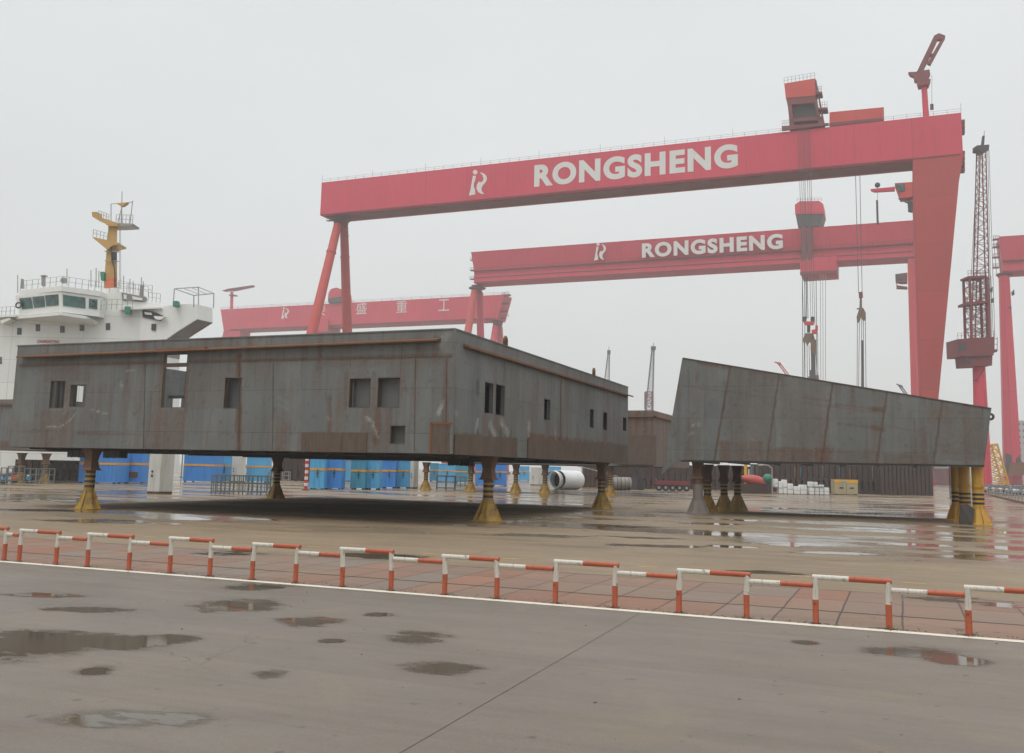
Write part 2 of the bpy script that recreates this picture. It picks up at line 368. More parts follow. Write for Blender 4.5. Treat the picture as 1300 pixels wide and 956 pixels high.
def wet_concrete(name, base_a, base_b, joint, wet_lo, wet_hi, puds, rough_dry=0.48, slabs=None, water_dark=0.42, pool_rough=0.02, rim_low=4.0, shelter=()):
    m, nt, b = new_mat(name)
    geo = nt.nodes.new('ShaderNodeNewGeometry').outputs['Position']
    rotm = nt.nodes.new('ShaderNodeMapping'); rotm.inputs['Rotation'].default_value = (0, 0, TH)
    nt.links.new(geo, rotm.inputs['Vector']); loc = rotm.outputs[0]       # x along the line, y away from it
    big = noise_(nt, 0.12, 6, 0.6, vec=loc, stretch=(0.6, 1, 1))
    med = noise_(nt, 0.7, 7, 0.65, vec=loc, stretch=(0.5, 1, 1), loc=(5, 2, 0))
    fine = noise_(nt, 14, 6, 0.7, vec=geo)
    grit = noise_(nt, 70, 3, 0.7, vec=geo)
    c = mixc(nt, ramp(nt, big, [(0.32, 0.0), (0.68, 1.0)]), base_a, base_b)
    c = mixc(nt, math_(nt, 'MULTIPLY', ramp(nt, med, [(0.4, 0.0), (0.75, 1.0)]), 0.45), c, tuple(x * 0.62 for x in base_a))
    c = mixc(nt, math_(nt, 'MULTIPLY', ramp(nt, grit, [(0.38, 1.0), (0.58, 0.0)]), 0.34), c, tuple(x * 0.45 for x in base_a))
    c = mixc(nt, math_(nt, 'MULTIPLY', ramp(nt, fine, [(0.55, 0.0), (0.8, 1.0)]), 0.25), c, tuple(min(1, x * 1.35) for x in base_b))
    if slabs:                                  # separate slabs of slightly different colour
        w_, h_, y0, tints = slabs
        sp = nt.nodes.new('ShaderNodeSeparateXYZ'); nt.links.new(loc, sp.inputs[0])
        ix = math_(nt, 'DIVIDE', sp.outputs[0], w_); iy = math_(nt, 'DIVIDE', math_(nt, 'SUBTRACT', sp.outputs[1], y0), h_)
        cb = nt.nodes.new('ShaderNodeCombineXYZ'); nt.links.new(math_(nt, 'FLOOR', ix), cb.inputs[0]); nt.links.new(math_(nt, 'FLOOR', iy), cb.inputs[1])
        wn_ = nt.nodes.new('ShaderNodeTexWhiteNoise'); nt.links.new(cb.outputs[0], wn_.inputs['Vector'])
        tint = ramp(nt, wn_.outputs['Value'], tints)
        fade = ramp(nt, noise_(nt, 0.05, 2, vec=geo), [(0.35, 0.6), (0.55, 1.0)])
        c = mixc(nt, math_(nt, 'MULTIPLY', fade, 0.92), c, tint)
        def line(v, wdt):
            fr = math_(nt, 'FRACT', v); d = math_(nt, 'MINIMUM', fr, math_(nt, 'SUBTRACT', 1.0, fr)); return math_(nt, 'LESS_THAN', d, wdt)
        wob = math_(nt, 'MULTIPLY', math_(nt, 'SUBTRACT', med, 0.5), 0.06)
        lx = line(math_(nt, 'ADD', ix, wob), joint / w_); ly = line(math_(nt, 'ADD', iy, wob), joint / h_)
        c = mixc(nt, math_(nt, 'MULTIPLY', math_(nt, 'MAXIMUM', lx, ly), 0.8), c, (0.03, 0.027, 0.024))
    tr0 = noise_(nt, 2.6, 4, 0.6, vec=loc, stretch=(0.03, 1, 1), loc=(3, 3, 0))
    c = mixc(nt, math_(nt, 'MULTIPLY', ramp(nt, tr0, [(0.5, 0.0), (0.72, 1.0)]), 0.35), c, tuple(x * 0.6 for x in base_a))
    stn = noise_(nt, 0.55, 8, 0.7, vec=geo, loc=(31, 5, 0), dist=.6)
    c = mixc(nt, math_(nt, 'MULTIPLY', ramp(nt, stn, [(0.56, 0.0), (0.64, 1.0)]), 0.35), c, (base_a[0] * 1.25, base_a[1] * 1.12, base_a[2] * .9))
    spots = noise_(nt, 5.5, 3, 0.5, vec=geo, loc=(2, 9, 0))
    c = mixc(nt, math_(nt, 'MULTIPLY', ramp(nt, spots, [(0.67, 0.0), (0.73, 1.0)]), 0.6), c, (0.05, 0.045, 0.04))
    # hairline cracks
    vo = nt.nodes.new('ShaderNodeTexVoronoi'); vo.feature = 'DISTANCE_TO_EDGE'; vo.inputs['Scale'].default_value = 0.11
    wv = nt.nodes.new('ShaderNodeVectorMath'); wv.operation = 'ADD'
    nn = nt.nodes.new('ShaderNodeTexNoise'); nn.inputs['Scale'].default_value = 0.9; nn.inputs['Detail'].default_value = 6; nt.links.new(geo, nn.inputs['Vector'])
    sc_ = nt.nodes.new('ShaderNodeVectorMath'); sc_.operation = 'SCALE'; sc_.inputs['Scale'].default_value = 1.6; nt.links.new(nn.outputs['Color'], sc_.inputs[0])
    nt.links.new(geo, wv.inputs[0]); nt.links.new(sc_.outputs[0], wv.inputs[1]); nt.links.new(wv.outputs[0], vo.inputs['Vector'])
    crack = math_(nt, 'MULTIPLY', math_(nt, 'LESS_THAN', vo.outputs['Distance'], 0.0016), ramp(nt, big, [(0.5, 0.0), (0.56, 0.7)]))
    c = mixc(nt, crack, c, (0.06, 0.05, 0.045))
    dryspec = None
    # standing water: placed pools with ragged rims, and a thin film in the low spots
    sep = nt.nodes.new('ShaderNodeSeparateXYZ'); nt.links.new(geo, sep.inputs[0])
    rim0 = math_(nt, 'MULTIPLY', math_(nt, 'SUBTRACT', noise_(nt, 0.8, 4, 0.6, vec=loc, stretch=(.5, 1, 1), loc=(1, 17, 0)), 0.5), rim_low)
    rim = math_(nt, 'ADD', math_(nt, 'MULTIPLY', math_(nt, 'SUBTRACT', med, 0.5), 3.4), math_(nt, 'MULTIPLY', math_(nt, 'SUBTRACT', noise_(nt, 3.1, 6, 0.65, vec=loc, stretch=(.5, 1, 1), loc=(7, 1, 0)), 0.5), 2.6))
    pm = None
    for (cx, cy, rx, ry) in puds:
        dx = math_(nt, 'MULTIPLY', math_(nt, 'SUBTRACT', sep.outputs[0], cx), 1 / rx); dy = math_(nt, 'MULTIPLY', math_(nt, 'SUBTRACT', sep.outputs[1], cy), 1 / max(ry, .05))
        r2 = math_(nt, 'ADD', math_(nt, 'MULTIPLY', dx, dx), math_(nt, 'MULTIPLY', dy, dy))
        v = math_(nt, 'SUBTRACT', 1.0, r2)
        pm = v if pm is None else math_(nt, 'MAXIMUM', pm, v)
    rim = math_(nt, 'ADD', rim, rim0)
    pool = math_(nt, 'ADD', pm, rim) if pm is not None else None
    film = noise_(nt, 0.22, 6, 0.6, vec=loc, stretch=(0.35, 1, 1), loc=(11, 3, 0))
    filmf = ramp(nt, film, [(wet_lo, 0.0), (wet_hi, 1.0)])
    damp = ramp(nt, pool, [(0.0, 0.0), (1.0, 1.0)]) if pool is None else math_(nt, 'ADD', math_(nt, 'MULTIPLY', pool, 0.7), 0.75, True)
    c = mixc(nt, math_(nt, 'MULTIPLY', damp, 0.22), c, tuple(x * 0.5 for x in base_a))
    if rim_low > 1:     # the strip of apron next to the paving slopes away and has drained
        sl_ = nt.nodes.new('ShaderNodeSeparateXYZ'); nt.links.new(loc, sl_.inputs[0])
        dr = math_(nt, 'ADD', math_(nt, 'MULTIPLY', math_(nt, 'SUBTRACT', sl_.outputs[1], C0 + 10.5), 0.16), math_(nt, 'MULTIPLY', math_(nt, 'SUBTRACT', med, 0.5), 2.0), True)
        filmf = math_(nt, 'MULTIPLY', filmf, dr)
    water = ramp(nt, pool, [(0.10, 0.0), (0.55, 1.0)]) if pool is not None else filmf
    rimdark = ramp(nt, pool, [(0.0, 0.0), (0.32, 1.0)]) if pool is not None else filmf
    c = mixc(nt, math_(nt, 'MULTIPLY', filmf, 0.60 if rim_low > 1 else 0.30), c, tuple(x * 0.5 for x in base_a))
    c = mixc(nt, math_(nt, 'MULTIPLY', rimdark, 1.0 - water_dark), c, (0.085, 0.068, 0.048))
    nt.links.new(c, b.inputs['Base Color'])
    tracks = noise_(nt, 2.6, 4, 0.6, vec=loc, stretch=(0.03, 1, 1), loc=(3, 3, 0))
    sheen = ramp(nt, noise_(nt, 0.33, 7, 0.62, vec=loc, stretch=(0.55, 1, 1), loc=(21, 8, 0), dist=.4), [(0.36, 0.0), (0.60, 1.0)])
    rd = math_(nt, 'ADD', math_(nt, 'ADD', math_(nt, 'MULTIPLY', med, 0.22), rough_dry - 0.16), math_(nt, 'ADD', math_(nt, 'MULTIPLY', sheen, 0.16), math_(nt, 'MULTIPLY', tracks, 0.12)))
    rw = mixc(nt, filmf, rd, (0.10, 0.10, 0.10) if rim_low > 1 else (0.20, 0.20, 0.20))
    rgh = mixc(nt, water, rw, (pool_rough,) * 3)
    for (ox, oy, lx_, ly_) in shelter:          # rain does not reach the ground below the blocks: dry, dull concrete
        sv = nt.nodes.new('ShaderNodeVectorMath'); sv.operation = 'SUBTRACT'; nt.links.new(geo, sv.inputs[0]); sv.inputs[1].default_value = (ox, oy, 0)
        rv = nt.nodes.new('ShaderNodeMapping'); rv.inputs['Rotation'].default_value = (0, 0, TH); nt.links.new(sv.outputs[0], rv.inputs['Vector'])
        ss = nt.nodes.new('ShaderNodeSeparateXYZ'); nt.links.new(rv.outputs[0], ss.inputs[0])
        wv_ = math_(nt, 'MULTIPLY', math_(nt, 'SUBTRACT', med, 0.5), 4.0)
        ex = math_(nt, 'SUBTRACT', lx_ / 2, math_(nt, 'ABSOLUTE', math_(nt, 'ADD', ss.outputs[0], lx_ / 2))); ey = math_(nt, 'SUBTRACT', ly_ / 2, math_(nt, 'ABSOLUTE', math_(nt, 'SUBTRACT', ss.outputs[1], ly_ / 2)))
        inside = math_(nt, 'MULTIPLY', math_(nt, 'ADD', math_(nt, 'MINIMUM', ex, ey), wv_), 0.8, True)
        rgh = mixc(nt, inside, rgh, (0.9, 0.9, 0.9))
        dryspec = inside if dryspec is None else math_(nt, 'MAXIMUM', dryspec, inside)
    if shelter: nt.links.new(math_(nt, 'SUBTRACT', 0.5, math_(nt, 'MULTIPLY', dryspec, 0.38)), b.inputs['Specular IOR Level'])
    nt.links.new(rgh, b.inputs['Roughness'])
    b.inputs['IOR'].default_value = 1.36
    if rim_low < 1: nt.links.new(math_(nt, 'SUBTRACT', 0.5, math_(nt, 'MULTIPLY', water, 0.22)), b.inputs['Specular IOR Level'])
    dry = math_(nt, 'SUBTRACT', 1.0, math_(nt, 'MAXIMUM', water, math_(nt, 'MULTIPLY', filmf, 0.8)), True)
    hgt = math_(nt, 'MULTIPLY', math_(nt, 'ADD', math_(nt, 'MULTIPLY', fine, 0.6), grit), dry)
    bump_(nt, b, hgt, 0.5, 0.008)
    return m

def near(p, lim): return [q for q in p if lim(q)]
dist_line = lambda x, y: x * V.x + y * V.y
road_p = [q for q in PUD if dist_line(q[0], q[1]) < C0 + 1]
far_p = [q for q in PUD if dist_line(q[0], q[1]) > C0 + 3]
mid_p = [q for q in PUD if C0 - 1 < dist_line(q[0], q[1]) < C0 + 6]
M['apron'] = wet_concrete('wet_apron_concrete', (0.215, 0.155, 0.098), (0.295, 0.222, 0.145), 0.02, 0.44, 0.54, far_p, 0.46, shelter=[(-2.216, 36.04, 23.0, 25.4), (22.2, 45.0, 14.0, 9.5)])
M['road'] = wet_concrete('wet_road_concrete', (0.172, 0.145, 0.119), (0.214, 0.181, 0.149), 0.012, 0.50, 0.72, road_p, 0.44, water_dark=0.12, pool_rough=0.05, rim_low=0.98)
M['slabs'] = wet_concrete('paving_slabs', (0.21, 0.165, 0.135), (0.26, 0.205, 0.165), 0.016, 0.54, 0.66, mid_p, 0.50,
                          slabs=(0.93, 1.55, C0 + 0.1, [(0.0, (0.25, 0.105, 0.06)), (0.35, (0.20, 0.14, 0.10)), (0.5, (0.27, 0.13, 0.08)), (0.75, (0.19, 0.155, 0.125)), (1.0, (0.24, 0.10, 0.06))]))
def sheet(name, corners, z, m):
    mb = MB(); mb.poly([(c[0], c[1], z) for c in corners]); o = mb.build(name, m); tag(o, kind='structure'); return o
def strip(a, d0, d1):   # corners of a strip parallel to the line, between distances d0 and d1
    out = []
    for t, d in ((-a, d0), (a, d0), (a, d1), (-a, d1)): p = DX * t + V * d; out.append((p.x, p.y))
    return out
sheet('ground', [(-1400, -300), (1400, -300), (1400, 1500), (-1400, 1500)], 0.0, M['apron'])
sheet('road', strip(220, -60, C0 - 0.075), 0.004, M['road'])
sheet('paving', strip(220, C0 + 0.075, C0 + 4.75), 0.004, M['slabs'])
M['line'] = paint('road_line_cream', (0.78, 0.73, 0.60), 0.5, (0.35, 0.3, 0.22), 0.6, 1, 2.5)
M['dash'] = paint('road_dash_yellow', (0.85, 0.52, 0.12), 0.6, (0.3, 0.24, 0.15), 0.7, 1, 2.5, rust=0.1)
sheet('edge_line', strip(220, C0 - 0.11, C0 + 0.09), 0.008, M['line'])
mb = MB()
for k in range(-30, 60):
    if k % 4 in (1,): continue
    x0 = k * 1.15 + random.uniform(-.05, .05); d = C0 + 7.1 + random.uniform(-.03, .03)
    for t0, t1 in ((x0, x0 + random.uniform(.36, .5)),):
        mb.poly([tuple((DX * t + V * q)[:2]) + (0.005,) for t, q in ((t0, d), (t1, d), (t1, d + .07), (t0, d + .07))])
tag(mb.build('dashed_line', M['dash']), kind='structure')
mb = MB()   # two embedded steel strips and one open joint of the road
for d, w in ((C0 + 1.66, 0.035), (C0 + 4.75, 0.05)):
    mb.poly([tuple((DX * t + V * q)[:2]) + (0.009,) for t, q in ((-220, d), (220, d), (220, d + w), (-220, d + w))])
tag(mb.build('ground_joints', M['dark_steel']), kind='structure')
mb = MB(); a, bb = G(812, 779), G(600, 903)
dr = (bb - a).normalized(); s_ = dr.cross(Vector((0, 0, 1))) * 0.0045
mb.poly([tuple(p[:2]) + (0.007,) for p in (a + s_, bb + dr * 4 + s_, bb + dr * 4 - s_, a - s_)])
tag(mb.build('road_joint', paint('joint_filler', (0.085, 0.066, 0.05), 0.8, (0.15, 0.12, 0.09), 0.9, 3, 3)), kind='structure')

# ------------------------------------------------------------------ red and white barriers by the road
BL = -TH
def bar_t(px, pyb):
    p = G(px, pyb); return p.dot(DX)
heads = [(-38, 6), (25, 72), (112, 165), (217, 268), (322, 377), (436, 498), (566, 632), (706, 781), (862, 947), (1034, 1126), (1226, 1326)]
def line_t(px):
    inv_o = frame(V * (C0 + 0.17)); q = on(inv_o, px, 700); return q.x
names = ['far left edge', 'second', 'third', 'fourth', 'fifth', 'sixth', 'seventh', 'eighth', 'ninth', 'tenth', 'far right edge']
blab = ['red and white barrier frame cut off by the left edge of the picture',
        'low red and white barrier frame second from the left',
        'red and white barrier frame third from the left, before the leftmost yellow stand',
        'red and white barrier frame fourth from the left, in front of the white cabinet',
        'red and white barrier frame fifth from the left, its left post above the road puddle',
        'red and white barrier frame sixth from the left, in front of the striped warning pole',
        'red and white barrier frame just left of the middle, before the big corner stand',
        'red and white barrier frame just right of the middle, above the road joint',
        'red and white barrier frame before the left stands of the tilted block',
        'red and white barrier frame second from the right, above the right road puddle',
        'rightmost red and white barrier frame, by the puddle on the paving']
for i, (a, b_) in enumerate(heads):
    t0, t1 = line_t(a), line_t(b_)
    nxt = line_t(heads[i + 1][0]) if i + 1 < len(heads) else t1 + (t1 - t0)
    org = V * (C0 + 0.17) + DX * t0
    th_ = thing('safety_barrier', frame(org), blab[i], 'barrier', 'red and white barriers along the road')
    L = t1 - t0; H = 0.715 + random.uniform(-.018, .014); r = 0.045
    lean = random.uniform(-.028, .028)
    for x in (0, L):
        q = MB(); q.tube((x + 0.0, 0, 0.36), (x + lean, 0, H - .045), r, n=14); q.mi = 1; q.tube((x, 0, 0.0), (x, 0, 0.36), r + .001, n=14); q.mi = 2; q.tube((x, 0, 0.001), (x, 0, 0.018), r + .03, n=10)
        q.build('post', [M['white'], M['barrier_red'], M['dark_steel']], th_, smooth=True)
    q = MB(); q.tube((-0.045 + lean, 0, H - .04), (L * .47, 0, H - .04), .041, n=14); q.mi = 1; q.tube((L * .47, 0, H - .04), (L + .045 + lean, 0, H - .04), .042, n=14)
    q.build('top_rail', [M['white'], M['barrier_red']], th_, smooth=True)
    if i < len(heads):
        q = MB(); z = 0.565; m_ = L + (nxt - L - t0) * .45 if False else (L + (nxt - t0)) / 2
        q.tube((L + .04, 0, z), (m_, 0, z), .039, n=14); q.mi = 1; q.tube((m_, 0, z), (nxt - t0 - .04, 0, z), .040, n=14)
        q.build('low_rail', [M['white'], M['barrier_red']], th_, smooth=True)

# ------------------------------------------------------------------ steel plate walls with openings and painted wear and one shadow line
def plate(parent, name, mat_, P0, ax, x0, x1, z0, z1, holes, wear, cell=0.1, thick=0.03, inward=None):
    """plate in local plane through P0, running along unit vector ax; holes = [(x0,z0,x1,z1)]; wear(x,z)->(rust,white,dark)"""
    holes = [(max(h[0], x0), max(h[1], z0), min(h[2], x1), min(h[3], z1)) for h in holes]; holes = [h for h in holes if h[2] > h[0] and h[3] > h[1]]
    xs = {x0, x1}; zs = {z0, z1}
    n = max(1, int((x1 - x0) / cell)); xs |= {x0 + (x1 - x0) * i / n for i in range(n + 1)}
    n = max(1, int((z1 - z0) / cell)); zs |= {z0 + (z1 - z0) * i / n for i in range(n + 1)}
    for h in holes: xs |= {h[0], h[2]}; zs |= {h[1], h[3]}
    def thin(s, keep):
        s = sorted(s); out = [s[0]]
        for v in s[1:]:
            if v - out[-1] < 0.02:
                if v in keep: out[-1] = v
                continue
            out.append(v)
        return out
    kx = {x0, x1} | {h[0] for h in holes} | {h[2] for h in holes}; kz = {z0, z1} | {h[1] for h in holes} | {h[3] for h in holes}
    xs = thin(xs, kx); zs = thin(zs, kz)
    bm = bmesh.new(); lay = bm.verts.layers.float_color.new('wear'); ax = Vector(ax); P0 = Vector(P0)
    grid = {}
    def vert(i, j):
        if (i, j) not in grid:
            v = bm.verts.new(P0 + ax * xs[i] + Vector((0, 0, zs[j]))); w = wear(xs[i], zs[j]); v[lay] = (w[0], w[1], w[2], 1); grid[(i, j)] = v
        return grid[(i, j)]
    for i in range(len(xs) - 1):
        for j in range(len(zs) - 1):
            cx, cz = (xs[i] + xs[i + 1]) / 2, (zs[j] + zs[j + 1]) / 2
            if any(h[0] < cx < h[2] and h[1] < cz < h[3] for h in holes): continue
            bm.faces.new((vert(i, j), vert(i + 1, j), vert(i + 1, j + 1), vert(i, j + 1)))
    me = bpy.data.meshes.new(name); bm.to_mesh(me); bm.free(); me.materials.append(mat_)
    o = bpy.data.objects.new(name, me); COL.objects.link(o); o.parent = parent
    md = o.modifiers.new('thickness', 'SOLIDIFY'); md.thickness = thick; md.offset = 0
    return o
def sm(v, a, b):
    if a == b: return 1.0 if v > a else 0.0
    t = max(0.0, min(1.0, (v - a) / (b - a))); return t * t * (3 - 2 * t)
def soft_rect(x, z, r, e=0.12):
    return sm(x, r[0] - e, r[0] + e) * (1 - sm(x, r[2] - e, r[2] + e)) * sm(z, r[1] - e, r[1] + e) * (1 - sm(z, r[3] - e, r[3] + e))
def seg_d(x, z, a, b):
    ax_, az = a; bx, bz = b; L2 = (bx - ax_) ** 2 + (bz - az) ** 2 or 1e-9
    t = max(0, min(1, ((x - ax_) * (bx - ax_) + (z - az) * (bz - az)) / L2)); return math.hypot(x - ax_ - t * (bx - ax_), z - az - t * (bz - az))

# ---- the big deckhouse block
ZB, ZT, LU, LV = 2.745, 7.50, 23.01, 25.43
A = Vector((-2.216, 36.04, 0))
fA = frame(A)
blk = thing('hull_block', fA, 'large grey rectangular steel deckhouse block with window openings, raised on yellow stands', 'ship block', 'ship hull blocks in the yard')
def f1(px, py): q = on(fA, px, py, 'y', 0); return (q.x, q.z)
def f2(px, py): q = on(fA, px, py, 'x', 0); return (q.y, q.z)
def rect(f, x0, y0, x1, y1):
    a, b_, c_, d_ = f(x0, y0), f(x1, y0), f(x0, y1), f(x1, y1)
    return (min((a[0] + c_[0]) / 2, (b_[0] + d_[0]) / 2), min((c_[1] + d_[1]) / 2, (a[1] + b_[1]) / 2), max((a[0] + c_[0]) / 2, (b_[0] + d_[0]) / 2), max((c_[1] + d_[1]) / 2, (a[1] + b_[1]) / 2))
W1 = [rect(f1, 64, 484, 82, 518), rect(f1, 89.5, 489, 108.5, 516), rect(f1, 207, 450, 236, 517), rect(f1, 285.5, 480, 306, 518),
      rect(f1, 444, 481, 470, 517), rect(f1, 480, 480, 507, 517), rect(f1, 496, 541, 514, 563)]
W2 = [rect(f2, 615, 486, 625.5, 525), rect(f2, 629, 489, 640, 527), rect(f2, 690.5, 507, 698, 533), rect(f2, 748.5, 520, 753.5, 543),
      rect(f2, 765.5, 524, 770.5, 546), rect(f2, 790.5, 530, 795, 547)]
def poly_line(f, *pts): return [f(*p) for p in pts]
rl1 = [(poly_line(f1, (304, 452), (303, 572)), .12, 1.0), (poly_line(f1, (25, 464), (573, 452)), .07, .8), (poly_line(f1, (566, 452), (565, 540)), .09, .8),
       (poly_line(f1, (205, 455), (200, 570)), .08, .55), (poly_line(f1, (25, 548), (190, 552)), .05, .6), (poly_line(f1, (85, 485), (82, 570)), .08, .6),
       (poly_line(f1, (238, 460), (236, 520)), .08, .6), (poly_line(f1, (275, 470), (262, 568)), .06, .35), (poly_line(f1, (466, 515), (464, 571)), .18, .5), (poly_line(f1, (418, 505), (419, 548)), .09, .6),
       (poly_line(f1, (440, 474), (439, 520)), .07, .6), (poly_line(f1, (475, 475), (474, 520)), .09, .5), (poly_line(f1, (527, 460), (518, 570)), .05, .35), (poly_line(f1, (480, 520), (478, 560)), .14, .7),
       (poly_line(f1, (566, 420), (566, 452)), .2, .2), (poly_line(f1, (118, 458), (115, 572)), .05, .35)]
rr1 = [(rect(f1, 50, 520, 95, 572), .55), (rect(f1, 195, 520, 235, 572), .55), (rect(f1, 240, 465, 302, 520), .28), (rect(f1, 383, 549, 466, 572), .9), (rect(f1, 20, 535, 60, 572), .35),
       (rect(f1, 55, 466, 115, 486), .45), (rect(f1, 466, 545, 492, 572), .35), (rect(f1, 548, 540, 574, 577), 1.0), (rect(f1, 20, 425, 560, 440), .10), (rect(f1, 320, 455, 345, 480), .3), (rect(f1, 400, 455, 560, 466), .35)]
wl1 = [(poly_line(f1, (60, 542), (78, 541)), .03, .7), (poly_line(f1, (78, 541), (90, 533)), .03, .8), (poly_line(f1, (90, 533), (97, 523)), .03, .8), (poly_line(f1, (114, 520), (136, 525)), .035, .8), (poly_line(f1, (154, 486), (155, 494)), .06, .8),
       (poly_line(f1, (562, 512), (557, 524)), .10, 1.0), (poly_line(f1, (465, 530), (474, 540)), .08, 1), (poly_line(f1, (474, 540), (480, 556)), .05, .7), (poly_line(f1, (568, 424), (560, 436)), .18, .35), (poly_line(f1, (84, 512), (82, 524)), .1, .35),
       (poly_line(f1, (352, 503), (366, 512)), .03, .3), (poly_line(f1, (352, 512), (368, 520)), .03, .3), (poly_line(f1, (415, 530), (420, 535)), .04, .6), (poly_line(f1, (160, 471), (172, 470)), .03, .5)]
dl1 = [(poly_line(f1, (305, 520), (303, 560)), .10, .55), (poly_line(f1, (62, 458), (198, 450)), .12, .6), (poly_line(f1, (347, 470), (347, 560)), .02, .4), (poly_line(f1, (184, 455), (182, 570)), .02, .3)]  # dark seams; the long line below the flange paints its shadow
def wear_from(lines, rects, whites, darks, warp=.12):
    def w(x, z):
        n = noise.noise(Vector((x * 2.1, z * 1.7, 3.1))) * warp; n2 = noise.noise(Vector((x * 6, z * 6, 9))) * .5 + .5
        rr, ww, dd = 0.0, 0.0, 0.0
        for (p, wd, am) in lines:
            d = seg_d(x + n * .5, z, p[0], p[1]); rr = max(rr, am * (1 - sm(d, wd * .6, wd * 1.8 + n2 * .06)))
        for (q, am) in rects: rr = max(rr, am * soft_rect(x + n, z + n, q, .07))
        for (p, wd, am) in whites:
            d = seg_d(x + n * .4, z + n * .3, p[0], p[1]); ww = max(ww, .7 * am * (1 - sm(d, wd * .5, wd * 1.3)) * (.1 + 1.1 * n2))
        for (p, wd, am) in darks:
            d = seg_d(x, z, p[0], p[1]); dd = max(dd, am * (1 - sm(d, wd * .6, wd * 1.4)))
        return (min(rr, 1), min(ww, 1), min(dd, 1))
    return w
front = plate(blk, 'front_wall', M['hull'], (0, 0, 0), (1, 0, 0), -LU, 0, ZB, ZT, W1, wear_from(rl1, rr1, wl1, dl1), cell=.085)
rl2 = [(poly_line(f2, (712, 480), (712, 560)), .10, .9), (poly_line(f2, (575, 452), (575, 575)), .12, .8), (poly_line(f2, (616, 530), (616, 552)), .3, .6), (poly_line(f2, (694, 535), (694, 560)), .2, .7),
       (poly_line(f2, (632, 529), (634, 548)), .35, .6), (poly_line(f2, (768, 548), (768, 562)), .3, .7), (poly_line(f2, (659, 512), (659, 520)), .08, .6), (poly_line(f2, (733, 540), (733, 560)), .15, .5)]
rr2 = [(rect(f2, 575, 553, 656, 582), 1.0), (rect(f2, 669, 558, 797, 588), 1.0)]
wl2 = [(poly_line(f2, (606, 534), (604, 546)), .12, 1), (poly_line(f2, (622, 540), (628, 552)), .2, .9), (poly_line(f2, (636, 535), (644, 550)), .2, .8), (poly_line(f2, (671, 538), (671, 550)), .2, .9), (poly_line(f2, (577, 523), (580, 526)), .1, .6), (poly_line(f2, (704, 545), (705, 556)), .15, .5)]
dl2 = [(poly_line(f2, (605, 545), (606, 553)), .07, .9), (poly_line(f2, (621, 546), (622, 554)), .07, .9), (poly_line(f2, (635, 547), (635, 556)), .07, .8), (poly_line(f2, (648, 549), (648, 557)), .07, .8), (poly_line(f2, (606, 487), (606, 497)), .18, .75)]
plate(blk, 'side_wall', M['hull'], (0, 0, 0), (0, 1, 0), 0, LV, ZB, ZT, W2, wear_from(rl2, rr2, wl2, dl2), cell=.1)
nowear = lambda x, z: (.15, 0, 0)
# far end wall (local x=-LU) with the openings one looks through
fe = lambda px, py: (lambda q: (q.y, q.z))(on(fA, px, py, 'x', -LU))
HE = [rect(fe, 89, 489.5, 105.5, 514), rect(fe, 207, 451, 237, 460.5), rect(fe, 219, 505, 230, 518), rect(fe, 218, 468, 236, 470.2)]
plate(blk, 'end_wall', M['hull_plain'], (-LU, 0, 0), (0, 1, 0), 0, LV, ZB, ZT, HE, nowear, cell=2)
plate(blk, 'rear_wall', M['hull_plain'], (0, LV, 0), (1, 0, 0), -LU, 0, ZB, ZT, [(-20, 4.2, -18.5, 5.8), (-9, 4.2, -7.5, 5.8)], nowear, cell=2)
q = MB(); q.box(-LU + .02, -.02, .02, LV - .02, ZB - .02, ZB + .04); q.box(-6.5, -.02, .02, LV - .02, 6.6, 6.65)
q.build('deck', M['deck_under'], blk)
q = MB()   # stiffening beams under the deck and inside
for i in range(12): x = -LU + 1 + i * 1.9; q.box(x, x + .03, .3, LV - .3, ZB - .09, ZB - .021)
for i in range(5): y = 2 + i * 5; q.box(-LU + .2, -.2, y, y + .04, ZB - .14, ZB - .022)
q.build('deck_beams', M['dark_steel'], blk)
def part_box(name, m_, *bx):
    q = MB(); q.box(*bx); return q.build(name, m_, blk)
for (px0, px1, yy) in ((280, 312, .45), (438, 476, .32), (476, 512, .32)):     # bulkheads behind the window openings
    a_, b_ = f1(px0, 500)[0], f1(px1, 500)[0]; part_box('inner_bulkhead', M['interior'], a_, b_, yy, yy + .03, ZB + .05, 6.55)
a_ = f1(58, 500)[0]; part_box('inner_bulkhead', M['interior'], a_ - .4, a_ + .62, 1.2, 1.23, ZB + .05, 6.55)
for k in range(6): x = -LU + 2 + k * 4.1; part_box('inner_bulkhead', M['interior'], x, x + .03, 12, LV - .1, ZB + .05, 6.55)
part_box('inner_bulkhead', M['interior'], -14, -4.6, 9, 9.03, ZB + .05, 6.55); part_box('inner_bulkhead', M['interior'], -4.5, -4.47, .1, 24, ZB + .05, 6.55)
h = W1[0]
for t in (.28, .62): x = h[0] + (h[2] - h[0]) * t; part_box('stiffener', M['dark_steel'], x - .05, x + .05, .12, .28, h[1] - .3, h[3] + .3)
h = W1[2]; zc = (rect(f1, 207, 461, 236, 466)); part_box('lintel', M['skirt'], h[0], h[2], -.012, .02, zc[1], zc[3])
r5 = rect(f1, 207, 501, 236, 505); part_box('lintel', M['dark_steel'], h[0], h[2], .4, .44, r5[1], r5[3]); x_ = f1(227.5, 480)[0]; part_box('stiffener', M['dark_steel'], x_, x_ + .1, .38, .46, r5[3] + .05, zc[1] - .15)
